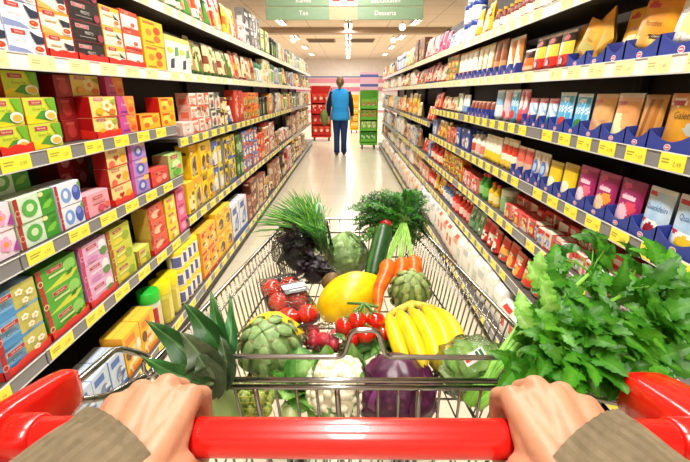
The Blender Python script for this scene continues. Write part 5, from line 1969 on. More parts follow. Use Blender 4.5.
q = at(412, 303, .90) - Ob
m = MB()
for (p0, p1, p2, z) in ban:
    s = at(*p0, z - .005) - Ob
    m.tube([s, s.lerp(q, .5) + V((0, 0, .003)), q], [.0085, .007, .008], '#d8c44a', 8)
m.obj('crown', 'veg_matte', bc)

# ---- red cabbage
c = at(396, 392, .848)
t = thing('red_cabbage', c, 'dark purple red cabbage behind the trolley gate under the bananas', 'cabbage')
PURP = lambda u, v: jit(mixc((66, 18, 50), (104, 40, 84), max(0, noise.noise(V((u * 14, v * 14, 1))) * 1.4)), 6)
hd = MB().ball((0, 0, 0), (.070, .066, .068), PURP, 40, 26, None, .07, 9)
hd.obj('head', 'veg_skin', t)
lf = MB()
for k in range(2):
    ph0 = -2.3 + k * 1.9

    def fn(u, v):
        th = .75 + 1.6 * v
        x = (u * 2 - 1)
        pp = ph0 + x * 1.0 * math.sin(PI * (.15 + .7 * v)) ** .6
        rad = .0700 + .002 * k + .0025 * math.sin(u * 21 + k) * v + .003 * math.cos(v * 13 + u * 5)
        return V((math.sin(th) * math.cos(pp), math.sin(th) * math.sin(pp), math.cos(th))) * rad

    def cf(u, v):
        if abs(u - .5) < .035 and v < .8:
            return '#7c3a70'
        return PURP(u, v)
    lf.grid(fn, 22, 18, cf)
lf.obj('wrapper_leaf', 'veg_skin', t)

# ---- cauliflower
c = at(340, 389, .85)
t = thing('cauliflower', c, 'creamy white cauliflower with green leaves behind the trolley gate', 'cauliflower')
rr = random.Random(3)
fl = MB()
fl.ball((0, 0, 0), (.055, .05, .052), '#ece6c6', 18, 12)
for k in range(190):
    zz = rr.uniform(-.55, 1)
    ph = k * 2.39996
    s = math.sqrt(max(0, 1 - zz * zz))
    d = V((s * math.cos(ph), s * math.sin(ph), zz))
    fl.ball(V((d.x * .055, d.y * .05, d.z * .054)), rr.uniform(.006, .0095), jit('#f3edcf', 8, rr), 8, 6)
fl.obj('curd', 'veg_matte', t)
lf = MB()
for k in range(9):
    a = 2 * PI * k / 9 + .2
    d = V((math.cos(a), math.sin(a), 0))
    h = .055 + .02 * math.sin(k * 2.3) - (.075 if -2.6 < math.atan2(d.y, d.x) < -.6 else 0)
    leaf_blade(lf, d * .042 + V((0, 0, -.05)), d * .066 + V((0, 0, h)), d, .06, ROUNDLEAF, '#5f9a3c', '#cfe0a8', -.3, .35, .1, rr)
lf.obj('outer_leaf', 'leaf', t)

# ---- small head of green lettuce beside the cauliflower
c = at(303, 384, .855) + V((0, .02, 0))
t = thing('leaf_lettuce', c, 'loose bright green lettuce leaves between the large artichoke and cauliflower', 'lettuce')
lf = MB()
for k in range(16):
    a = k * 2.4
    el = rr.uniform(.25, 1.25)
    d = V((math.cos(a) * math.cos(el), math.sin(a) * math.cos(el), math.sin(el)))
    leaf_blade(lf, V((0, 0, -.04)) + d * .012, V((0, 0, -.03)) + d * rr.uniform(.055, .078), V((0, 0, 1)) - d * .8, .07, ROUNDLEAF, rr.choice(['#3c7c22', '#55952e', '#76ad44']), '#b8d88c', .3, .5, .16, rr)
lf.obj('leaf', 'leaf', t)

# ---- green leaves under the vine tomatoes
c = at(385, 338, .875)
t = thing('lambs_lettuce', c, 'small tuft of green salad leaves beside the vine tomatoes', 'salad')
lf = MB()
for k in range(34):
    a = k * 2.4
    el = rr.uniform(.1, 1.1)
    d = V((math.cos(a) * math.cos(el) * 1.5, math.sin(a) * math.cos(el), math.sin(el) * .7))
    leaf_blade(lf, V((0, 0, -.03)) + d * .01, V((0, 0, -.03)) + d * rr.uniform(.04, .06), V((0, 0, 1)), .024, ROUNDLEAF, rr.choice(['#3f7c28', '#55923a', '#2f6420']), '#9cc070', .3, .6, .06, rr)
lf.obj('leaf', 'leaf', t)
c = at(338, 345, .872)
t = thing('lambs_lettuce', c, 'small tuft of green salad leaves in front of the radish bag', 'salad')
lf = MB()
for k in range(30):
    a = k * 2.4
    el = rr.uniform(.1, 1.1)
    d = V((math.cos(a) * math.cos(el) * 1.4, math.sin(a) * math.cos(el), math.sin(el) * .7))
    leaf_blade(lf, V((0, 0, -.03)) + d * .01, V((0, 0, -.03)) + d * rr.uniform(.04, .06), V((0, 0, 1)), .026, ROUNDLEAF, rr.choice(['#4a8a30', '#69a03e', '#3a7028']), '#a8c880', .3, .6, .06, rr)
lf.obj('leaf', 'leaf', t)


# ---- tomatoes
def tomato(mb, c, r, rr, col='#d8200f'):
    mb.ball(c, (r, r, r * .9), jit(col, 6, rr), 18, 12, None, 0, 1, .12, 5, .02)


def calyx(mb, c, up, r, rr):
    up = V(up).normalized()
    Mx = rotm(up)
    for k in range(5):
        a = k * 1.2566 + rr.uniform(-.2, .2)
        d = (Mx @ V((math.cos(a), math.sin(a), .25)))
        leaf_blade(mb, V(c) + up * r * .84, V(c) + up * r * .86 + d * r * .85, up, r * .3, SPEAR, '#3f7a2a', '#6fa048', .2, .9, 0, rr, 2)


Ov = at(364, 322, .885)
t = thing('vine_tomatoes', Ov, 'red tomatoes on a green vine between melon and bananas', 'tomatoes')
st = MB()
vt = [((345, 326), .90), ((358, 320), .912), ((376, 320), .908), ((366, 334), .89), ((352, 338), .876), ((383, 332), .884)]
cs_ = [at(px, py, z) - Ov for (px, py), z in vt]
ctr = V((0, 0.004, .042))
for cc in cs_:
    m = MB()
    tomato(m, cc, .0195, rr)
    to = m.obj('tomato', 'tomato_skin', t)
    k = MB()
    up = (ctr - cc).normalized() * .5 + V((0, -.25, .75))
    calyx(k, cc, up, .0195, rr)
    k.obj('calyx', 'leaf', to)
    st.tube([cc + up.normalized() * .018, cc.lerp(ctr, .6) + V((0, 0, .008)), ctr], .0022, '#5c8a38', 6)
st.tube([ctr + V((-.035, .01, -.004)), ctr, ctr + V((.03, -.012, -.002))], .003, '#55843a', 6)
st.obj('vine', 'veg_matte', t)

# ---- tomatoes in a black tray under film
Ot = at(289, 300, .885)
t = thing('tomato_pack', Ot, 'black tray of red tomatoes under film with white label', 'tomatoes')
ax = (at(308, 330, .868) - at(270, 268, .915)).normalized()
sd = V((.95, .35, -.05))
sd = (sd - ax * sd.dot(ax)).normalized()
nr = ax.cross(sd).normalized()
if nr.z < 0:
    nr = -nr
Mt = Matrix((sd, ax, nr)).transposed().to_4x4()
tr = MB()
L2, W2_, D2_ = .094, .05, .034
def tray_ring(k, z):
    pts = []
    for i in range(24):
        a = 2 * PI * i / 24
        cx, cy = math.cos(a), math.sin(a)
        s = (abs(cx) ** 4 + abs(cy) ** 4) ** -.25
        pts.append(V((cx * s * W2_ * k, cy * s * L2 * k, z)))
    return pts
rings = [tray_ring(.86, -D2_), tray_ring(.98, 0.0), tray_ring(1.06, 0.002), tray_ring(1.06, 0.0), tray_ring(.96, -.002), tray_ring(.84, -D2_ + .002)]
vs = [p for r_ in rings for p in r_]
fs = []
for i in range(5):
    for k in range(24):
        fs.append((i * 24 + k, i * 24 + (k + 1) % 24, (i + 1) * 24 + (k + 1) % 24, (i + 1) * 24 + k))
fs += [tuple(reversed(range(24))), tuple(120 + k for k in range(24))]
tr.add(vs, fs, '#1c1b1d', False, Mt)
tr.obj('tray', 'plastic', t)
for (x, y) in ((-.023, -.062), (.024, -.058), (-.024, -.004), (.023, .0), (-.022, .056), (.024, .060)):
    m = MB()
    tomato(m, Mt @ V((x, y, -.003)), .0252, rr, '#d9230f')
    m.obj('tomato', 'tomato_skin', t)
lb = MB()
lb.box((-.012, -.03, .0260), (.046, .012, .0268), '#1b1a1c', Mt)
lb.box((-.012, -.022, .0269), (.046, -.006, .0272), '#f2f0ea', Mt)
lb.box((.0, .0, .0269), (.04, .004, .0272), '#b8b4ac', Mt)
lb.obj('pack_label', 'printed_card', t)
fm = MB()
fm.grid(lambda u, v: Mt @ V(((u * 2 - 1) * W2_ * 1.03, (v * 2 - 1) * L2 * 1.03, .0015 + .0185 * (1 - abs(2 * u - 1) ** 4) * (1 - abs(2 * v - 1) ** 6) + .004 + .001 * math.sin(u * 13 + v * 21))), 16, 24, '#ffffff')
fm.obj('cover_film', 'thin_film', t)

# ---- dark red lettuce in a film bag
Od = at(298, 250, .925)
t = thing('dark_lettuce', Od, 'dark purple lettuce in a crinkled clear bag behind the tomato tray', 'lettuce')
lf = MB()
for k in range(46):
    a = k * 2.4
    el = rr.uniform(-.4, 1.3)
    d = V((math.cos(a) * math.cos(el) * .85, math.sin(a) * math.cos(el) * .9, math.sin(el)))
    c0 = d * rr.uniform(.024, .044)
    leaf_blade(lf, c0, c0 + d * .034 + V((rr.uniform(-.02, .02), 0, .01)), V((rr.uniform(-1, 1), rr.uniform(-1, 1), 1)), .05, CELERY, rr.choice(['#241a26', '#33202c', '#1d1a1c', '#3c2c36', '#2c3424']), '#3c2a34', .3, .7, .25, rr)
O2 = at(319, 277, .875) - Od
for k in range(34):
    a = k * 2.4
    el = rr.uniform(-.3, 1.3)
    d = V((math.cos(a) * math.cos(el) * .8, math.sin(a) * math.cos(el), math.sin(el) * .8))
    c0 = O2 * rr.uniform(.55, 1.0) + d * rr.uniform(.008, .022)
    leaf_blade(lf, c0, c0 + d * .03 + V((rr.uniform(-.02, .02), 0, .008)), V((rr.uniform(-1, 1), rr.uniform(-1, 1), 1)), .042, CELERY, rr.choice(['#241a26', '#2a1c26', '#1d1a1c', '#33242c', '#262a20']), '#3c2a34', .3, .7, .25, rr)
lf.ball(O2 * .8, (.03, .03, .035), '#231a22', 18, 12, None, .25, 5, 0, 0, 0, 2)
lf.ball((0, 0, -.01), (.045, .045, .05), '#231a22', 18, 12, None, .25, 5)
lf.obj('leaf', 'dark_leaf', t)
def wrinkled(c, rad, seed, amp=.16, s=5):
    m = MB()
    m.ball(c, rad, '#ffffff', 28, 20, None, amp, s, 0, 0, 0, seed)
    return m
wrinkled((0.004, -.004, -.004), (.076, .07, .076), 5, .22, 6).obj('bag_film', 'clear_film', t)

# loose black netting bag of the lower neighbour
Oe = at(331, 281, .885)
ki = MB()
ki.ball((0, 0, 0), (.021, .021, .026), lambda u, v: jit('#6d5426', 8), 20, 14, rotm((.7, .2, .5)), .05, 6)
o = ki.obj('kiwi_fruit', 'veg_matte', None, Oe)
tag(o, 'small brown kiwi fruit between the dark lettuce and the melon', 'fruit')

# ---- radishes in film
Or = at(325, 336, .88)
t = thing('radish_bag', Or, 'clear bag of red radishes in front of the melon', 'radishes')
for k in range(7):
    x, y = (k % 3 - 1) * .021 + rr.uniform(-.004, .004), (k // 3 - .7) * .022
    m = MB()
    p = V((x, y, -.006 + rr.uniform(-.006, .006)))
    m.ball(p, (.0125, .0125, .0135), '#c8283c', 14, 10)
    ro = m.obj('radish', 'veg_skin', t)
    MB().tube([p + V((0, 0, -.012)), p + V((.003, .002, -.024))], [.0025, .0005], '#f0dfe0', 6).obj('root', 'veg_skin', ro)
lf = MB()
for k in range(7):
    leaf_blade(lf, V((.02, .0, .004)), V((.02 + rr.uniform(.0, .03), rr.uniform(-.03, .03), rr.uniform(.006, .02))), (0, 0, 1), .02, ROUNDLEAF, '#5f9440', '#a8c880', .3, .4, .1, rr)
lf.obj('leaf', 'leaf', t)
wrinkled((0.004, 0, -.002), (.047, .04, .024), 8, .3, 7).obj('bag_film', 'clear_film', t)

# ---- brussels sprouts in a net
On = at(232, 404, .835)
t = thing('sprout_net', On, 'netted brussels sprouts low behind the trolley gate', 'sprouts')
k = 0
for iz in range(3):
    for ix in range(5):
        for iy in range(2):
            p = V(((ix - 2) * .026 + (iz % 2) * .008, (iy - .5) * .026, (iz - 1) * .023 + rr.uniform(-.002, .002)))
            m = MB()
            m.ball(p, .0135, lambda u, v: jit(mixc((118, 146, 58), (176, 190, 104), .5 + .5 * math.sin(u * 25 + v * 8)), 8, rr), 12, 9, None, .1, 6, 0, 0, 0, k)
            m.obj('sprout', 'veg_matte', t)
            k += 1
nt_ = MB()
for i in range(12):
    x = -.072 + .144 * i / 11
    nt_.tube([V((x, -.03, -.04)), V((x + .01, -.032, 0)), V((x, -.028, .038)), V((x + .01, .0, .043)), V((x, .028, .038))], .0007, '#c8b83c', 4)
for i in range(7):
    z = -.038 + .076 * i / 6
    nt_.tube([V((-.075, -.026, z)), V((0, -.033, z + .004)), V((.075, -.026, z))], .0007, '#c8b83c', 4)
nt_.obj('net_bag', 'plastic', t)

# a pale onion bulb at the gate
Oo = at(291, 412, .815)
m = MB()
m.ball((0, 0, 0), (.02, .02, .019), lambda u, v: jit(mixc((222, 226, 176), (180, 198, 128), abs(math.sin(u * 12))), 4), 20, 14, None, 0, 1, .08)
o = m.obj('spring_onion', 'veg_skin', None, Oo)
tag(o, 'pale green onion bulb at the foot of the trolley gate', 'onion')
m = MB()
for k in range(5):
    m.tube(bez((0, 0, .017), (rr.uniform(-.01, .01), .01, .04), (rr.uniform(-.03, .03), .02 + rr.uniform(0, .02), .05), 5), [.004, .0035, .003, .0028, .002, .0008], '#5f9a3c', 6)
m.obj('shoot', 'leaf', o)
# ---- carrots with their greens
rr = random.Random(21)
Oc = at(400, 268, .93)
t = thing('carrot_bunch', Oc, 'bunch of orange carrots with feathery green tops hanging over the trolley front', 'carrots')
node = at(405, 222, 1.0) - Oc
car = [((388, 262), (375, 314), .95, .875), ((401, 260), (400, 300), .95, .89), ((412, 258), (416, 300), .955, .89)]
for (p0, p1, z0, z1) in car:
    a, b = at(*p0, z0) - Oc, at(*p1, z1) - Oc
    m = MB()
    n = 12
    pts = [a.lerp(b, i / n) + V((.004 * math.sin(i * .7), 0, 0)) for i in range(n + 1)]
    rs = [.0215 * (.72 if i == 0 else (1 - .72 * (i / n) ** 1.5)) * (1 + .04 * math.sin(i * 2.3)) for i in range(n + 1)]
    rs[0] = .014
    m.tube(pts, rs, [jit('#ec6a16' if (i // 12) % 3 else '#dc5a12', 6, rr) for i in range(12 * n + 2)], 12)
    co = m.obj('carrot', 'veg_skin', t)
    s = MB()
    for k in range(6):
        q = V((rr.uniform(-.008, .008), rr.uniform(-.008, .008), 0))
        s.tube(bez(a + q * .6, a.lerp(node, .5) + q * 1.5 + V((0, -.006, .012)), node + q, 6), .0021, jit('#8cbc4c', 12, rr), 5)
    s.obj('stalk', 'veg_matte', co)
fo = MB()
for k in range(230):
    # fronds fan out from the tied stalks and droop over the front rim
    tx, ty = rr.uniform(350, 430), rr.uniform(189, 244)
    if ((tx - 391) / 42) ** 2 + ((ty - 216) / 31) ** 2 > 1:
        continue
    dd = 1.22 + rr.uniform(-.05, .18)
    tip = atd(tx, ty, dd) - Oc
    base = node + V((rr.uniform(-.015, .015), rr.uniform(-.01, .02), rr.uniform(-.006, .012)))
    mid = base.lerp(tip, .5) + V((0, 0, .028))
    sp = bez(base, mid, tip, 9)
    fo.tube(sp, .0011, '#6f9c3c', 4)
    tone = rr.choice(['#2f7a1c', '#256018', '#4a9426', '#3a8420', '#1c4c14'])
    for i in range(2, 10):
        p = sp[i]
        tg = (sp[i] - sp[i - 1]).normalized()
        for s in (-1, 1):
            sd_ = tg.cross(V((rr.uniform(-.4, .4), rr.uniform(-.6, .1), 1))).normalized() * s
            L = .022 * (1.15 - i / 10)+.006
            e = p + (sd_ * .8 + tg * .6).normalized() * L
            nn = tg.cross(sd_).normalized()
            for j in range(4):
                b0 = p.lerp(e, j / 4)
                for s2 in (-1, 1):
                    dd_ = ((e - p).normalized() * .7 + tg * .6 * s2 + nn * rr.uniform(-.5, .5)).normalized()
                    q = b0 + dd_ * .0085
                    w_ = dd_.cross(nn).normalized() * .0024
                    fo.add([b0, b0.lerp(q, .5) + w_, q, b0.lerp(q, .5) - w_], [(0, 1, 2, 3)], jit(tone, 14, rr))
            fo.add([p, e, p + tg * .0008], [(0, 1, 2)], tone)
fo.obj('foliage', 'leaf', t)['kind'] = 'stuff'

# ---- chives / spring greens in a plastic sleeve
Oh = at(318, 232, .985)
t = thing('chive_bunch', Oh, 'bunch of long thin green chives pointing away over the trolley side', 'herbs')
m = MB()
for k in range(210):
    b0 = V((rr.uniform(-.02, .022), rr.uniform(-.015, .02), rr.uniform(-.016, .012)))
    ang = rr.betavariate(2, 2)
    tx = 244 + 86 * ang + rr.uniform(-6, 6)
    ty = 232 - 40 * math.sin(min(1, ang * 1.25) * PI * .62) + rr.uniform(-5, 10)
    if tx > 322:
        ty = max(ty, 204)
    tip = atd(tx, ty, 1.27 + rr.uniform(-.14, .12)) - Oh
    tip = b0.lerp(tip, rr.uniform(.8, 1.08))
    mid = b0.lerp(tip, .55) + V((0, 0, rr.uniform(.004, .024)))
    pts = bez(b0, mid, tip, 7)
    m.tube(pts, [.0016, .0017, .0017, .0016, .0014, .0012, .0009, .0003], jit(rr.choice(['#5fb02c', '#7cc43c', '#3f8f24', '#94d04c', '#4a9a28']), 10, rr), 4, caps=False)
m.obj('blade', 'leaf', t)['kind'] = 'stuff'
s = MB()
ax = V((.5, -.25, -.8)).normalized()
for k in range(60):
    b0 = V((rr.uniform(-.018, .018), rr.uniform(-.014, .014), rr.uniform(-.012, .012)))
    s.tube([b0, b0 * .8 + V((.012, -.012, -.045))], .0016, jit('#4c8c34', 14, rr), 4)
s.obj('stem', 'leaf', t)
f = MB()
f.grid(lambda u, v: V((.0, 0, 0)) + V((.018 - .03 * v + (.028 + .012 * v) * math.cos(2 * PI * u), -.014 + .02 * v + (.022 + .01 * v) * math.sin(2 * PI * u), -.05 + .075 * v + .004 * math.sin(u * 40))), 22, 10, '#ffffff', True, None, True)
f.obj('sleeve_film', 'green_film', t)
f = MB()
f.tube(rounded([V((.0, 0.01, .02)), V((-.004, .03, .07)), V((.006, .03, .075)), V((.022, .012, .02))], .008, 4, False), .0035, '#bfe3cc', 6)
f.obj('sleeve_handle', 'plastic', t)

# ---- leek: broad dark leaves hanging out over the trolley's side
Ol = at(208, 372, .945)
t = thing('leek', Ol, 'leek with broad dark green leaves spreading over the trolley side', 'leek')
blades = [((206, 378), (182, 350), (146, 321), .050, '#234f1e', .99), ((206, 388), (180, 378), (142, 357), .042, '#2b6326', .965), ((216, 366), (206, 334), (183, 303), .048, '#1e4a1a', 1.0),
          ((220, 366), (216, 330), (211, 291), .034, '#265c20', 1.0), ((226, 362), (230, 330), (230, 294), .026, '#2e6630', .99), ((208, 386), (202, 362), (180, 332), .056, '#48543a', 1.0),
          ((222, 384), (224, 360), (221, 336), .036, '#37492f', .985), ((214, 388), (206, 372), (196, 352), .046, '#3d4f33', .99)]
for (p0, p1, p2, w_, cc, z) in blades:
    b0, b1, b2 = at(*p0, .945) - Ol, at(*p1, z + .01) - Ol, at(*p2, z + .018) - Ol
    sp = bez(b0, b1 * 2 - (b0 + b2) * .5, b2, 16)
    m = MB()

    def fn(u, v):
        i = min(15, int(v * 16))
        p = sp[i].lerp(sp[i + 1], v * 16 - i)
        tg = (sp[i + 1] - sp[i]).normalized()
        view = V((0, -.75, .66))
        sd_ = tg.cross(view).normalized()
        nn = sd_.cross(tg).normalized()
        wd_ = w_ * (.62 + .38 * math.sin(PI * min(1, v * 1.3 + .15))) * (1 - max(0, (v - .55) / .45) ** 1.8)
        x = u * 2 - 1
        return p + sd_ * (x * wd_ * .5) - nn * ((1 - abs(x)) * wd_ * .22) + nn * .003 * math.sin(v * 9 + x * 2)

    def cf(u, v):
        k = .5 + .5 * math.sin(u * 60)
        q = mixc(hx(cc), (120, 160, 96), .10 * k)
        if abs(u - .5) < .07:
            q = mixc(q, (150, 186, 120), .35)
        return jit(q, 4, rr)
    m.grid(fn, 16, 24, cf)
    m.obj('leaf', 'dark_leaf', t)
m = MB()
m.tube([V((.0, .0, .01)), V((.02, -.004, -.05)), V((.035, -.004, -.11))], [.026, .023, .02], '#8fae6a', 14)
m.obj('shaft', 'veg_skin', t)

# ---- bunch of celery reaching out over the other side
Oc2 = at(500, 376, .945)
t = thing('celery_bunch', Oc2, 'big leafy bunch of green celery spilling over the side of the trolley', 'celery')
root = V((-.03, .012, -.06))
poly = [(512, 388), (508, 352), (522, 318), (532, 292), (530, 276), (538, 268), (548, 262), (556, 238), (572, 246), (590, 228), (606, 236), (622, 246), (655, 248), (668, 262), (688, 285), (702, 300), (702, 345), (684, 352), (690, 372), (660, 372), (622, 388), (560, 392)]


def inside(x, y):
    c_ = False
    j = len(poly) - 1
    for i in range(len(poly)):
        xi, yi = poly[i]
        xj, yj = poly[j]
        if (yi > y) != (yj > y) and x < (xj - xi) * (y - yi) / (yj - yi) + xi:
            c_ = not c_
        j = i
    return c_


def cel(px, py, dz=0.0):
    k = (390 - py) / 165.0
    return atd(px, py, .585 + .13 * k + dz) - Oc2


ends = [cel(560, 292, .05), cel(590, 272, .04), cel(625, 292, .05), cel(548, 332, .04), cel(600, 322, .05), cel(645, 322, .05), cel(585, 356, .05), cel(636, 352, .06), cel(668, 306, .05), cel(530, 310, .06)]
for e in ends:
    m = MB()
    mid = root.lerp(e, .5) + V((0, 0, .03))
    pts = bez(root + V((rr.uniform(-.015, .015), rr.uniform(-.01, .01), 0)), mid, e, 10)
    cols = []
    for i in range(10):
        for k in range(8):
            cols.append(jit('#7cbc3c' if k % 2 else '#93cc52', 6, rr))
    m.tube(pts, [.0085 - .0058 * i / 10 for i in range(11)], cols + ['#8cc048'] * 2, 8)
    m.obj('stalk', 'veg_skin', t)
lf = MB()
cnt = 0
while cnt < 178:
    px, py = rr.uniform(492, 702), rr.uniform(226, 394)
    if cnt >= 150:
        px, py = rr.uniform(545, 650), rr.uniform(322, 380)
    if not inside(px, py):
        continue
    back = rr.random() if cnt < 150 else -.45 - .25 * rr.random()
    c0 = cel(px, py, back * .13 - .012)
    e = min(ends, key=lambda q: (q - c0).length)
    d = (c0 - e)
    d = d + V((rr.uniform(-.03, .03), rr.uniform(-.03, .03), rr.uniform(-.025, .015)))
    if d.length < 1e-4:
        continue
    d.normalize()
    L = rr.uniform(.05, .078)
    base = c0 - d * L * .45
    tip = c0 + d * L * .55
    up = V((rr.uniform(-.5, .5), -.55 + rr.uniform(-.4, .3), .8 + rr.uniform(-.3, .3)))
    tone = rr.choice(['#347e14', '#408e1a', '#529e22', '#2c7012', '#3a8416'] if back < .6 else ['#2a6c10', '#205a0e', '#184a0c'])  # deep leaves darker: shade inside the bunch put into the colour
    vein = mixc(hx(tone), (170, 210, 90), .35)
    fo_, ar_ = rr.uniform(.1, .35), rr.uniform(.1, .5)
    leaf_blade(lf, base, tip, up, L * .62, CELERY, tone, vein, fo_, ar_, .06, rr)
    sdv = d.cross(up).normalized()
    for s in (-1, 1):
        b2 = base + d * L * .12
        t2 = b2 + (sdv * s * .85 + d * .55).normalized() * L * .62
        leaf_blade(lf, b2, t2, up, L * .46, CELERY, tone, vein, fo_, ar_, .06, rr, 2)
    lf.tube([base, base.lerp(e, .5) + V((0, 0, .004)), e], .0013, '#6fae34', 4)
    cnt += 1
# paler folded leaves at the inner edge
for (px, py) in ((536, 275), (522, 305), (545, 285), (526, 322), (538, 266), (548, 300)):
    c0 = cel(px, py, -.01)
    d = V((rr.uniform(-.6, .1), rr.uniform(.1, .6), rr.uniform(.3, .9))).normalized()
    leaf_blade(lf, c0 - d * .022, c0 + d * .026, V((-.3, -.7, .5)), .034, CELERY, '#7cbc40', '#b8dc84', .25, .3, .1, rr)
lf.obj('foliage', 'leaf', t)

# ---- bagged romaine hearts with a label at the trolley's rear corner
Og = at(474, 366, .905)
t = thing('bagged_lettuce', Og, 'pale green lettuce in a clear labelled bag beside the celery', 'lettuce')
lf = MB()
for k in range(22):
    a = k * 2.4
    el = rr.uniform(-.3, 1.0)
    d = V((math.cos(a) * math.cos(el), math.sin(a) * math.cos(el) * .7, math.sin(el) * .8 + .1))
    b0 = V((.0, .0, -.02)) + d * .015
    leaf_blade(lf, b0, b0 + d * .052 + V((.01, 0, .012)), V((0, -.5, 1)), .055, ROUNDLEAF, rr.choice(['#b4dc78', '#98c85c', '#c8e49c', '#84b850']), '#d8ecb0', .3, .4, .15, rr)
lf.ball((0, .0, -.015), (.05, .036, .044), '#a8d070', 16, 12, None, .2, 5)
lf.obj('leaf', 'leaf', t)
wrinkled((0, 0, -.004), (.068, .05, .058), 12, .22, 6).obj('bag_film', 'clear_film', t)
lb = MB()
Ml = Matrix.Translation((-.015, -.04, .048)) @ Matrix.Rotation(math.radians(-38), 4, 'X') @ Matrix.Rotation(math.radians(-28), 4, 'Y')
Ml = Ml @ Matrix.Scale(.62, 4)
lb.box((-.03, -.0004, -.012), (.03, .0004, .014), '#f2f0ea', Ml)
lb.box((-.026, -.0009, -.004), (-.008, -.0005, .006), '#d8402c', Ml)
lb.box((.006, -.0009, -.009), (.014, -.0005, .011), '#2c6a3c', Ml)
lb.box((.017, -.0009, -.009), (.025, -.0005, .011), '#2c6a3c', Ml)
lb.obj('bag_label', 'printed_card', t)

# ------------------------------------------------------------------ people
def remesh_obj(mb, name, material, parent, voxel, smooth=6, colfn=None, loc=None):
    """fuse overlapping limbs into one continuous skin"""
    me = mb.mesh(name, material)
    o = bpy.data.objects.new(name, me)
    COL.objects.link(o)
    md = o.modifiers.new('r', 'REMESH')
    md.mode = 'VOXEL'
    md.voxel_size = voxel
    sm = o.modifiers.new('s', 'SMOOTH')
    sm.factor = .5
    sm.iterations = smooth
    dg = bpy.context.evaluated_depsgraph_get()
    dg.update()
    nm = bpy.data.meshes.new_from_object(o.evaluated_get(dg))
    nm.name = name
    bpy.data.objects.remove(o)
    a = nm.color_attributes.get('Col')
    if a:
        nm.color_attributes.remove(a)
    a = nm.color_attributes.new('Col', 'FLOAT_COLOR', 'POINT')
    buf = []
    for v in nm.vertices:
        buf.extend(lin(colfn(v.co)))
    a.data.foreach_set('color', buf)
    for p in nm.polygons:
        p.use_smooth = True
    nm.materials.clear()
    nm.materials.append(MATS[material])
    o = bpy.data.objects.new(name, nm)
    COL.objects.link(o)
    if parent:
        o.parent = parent
    if loc is not None:
        o.location = loc
    return o


def cap(mb, a, b, ra, rb, n=16):
    """closed capsule from a to b"""
    a, b = V(a), V(b)
    d = b - a
    L = d.length
    d.normalize()
    pts, rs = [], []
    for k in range(5):
        th = PI / 2 * (1 - k / 4)
        pts.append(a - d * ra * math.sin(th) * .999)
        rs.append(max(.0004, ra * math.cos(th)))
    for k in range(1, 6):
        pts.append(a.lerp(b, k / 6))
        rs.append(ra + (rb - ra) * k / 6)
    for k in range(5):
        th = PI / 2 * k / 4
        pts.append(b + d * rb * math.sin(th) * .999)
        rs.append(max(.0004, rb * math.cos(th)))
    mb.tube(pts, rs, '#ffffff', n)


PO = V((0, 0.2, 1.05))
pusher = thing('person', PO, 'person pushing the trolley, both bare hands gripping the red handle, grey brown knit sleeves', 'person')


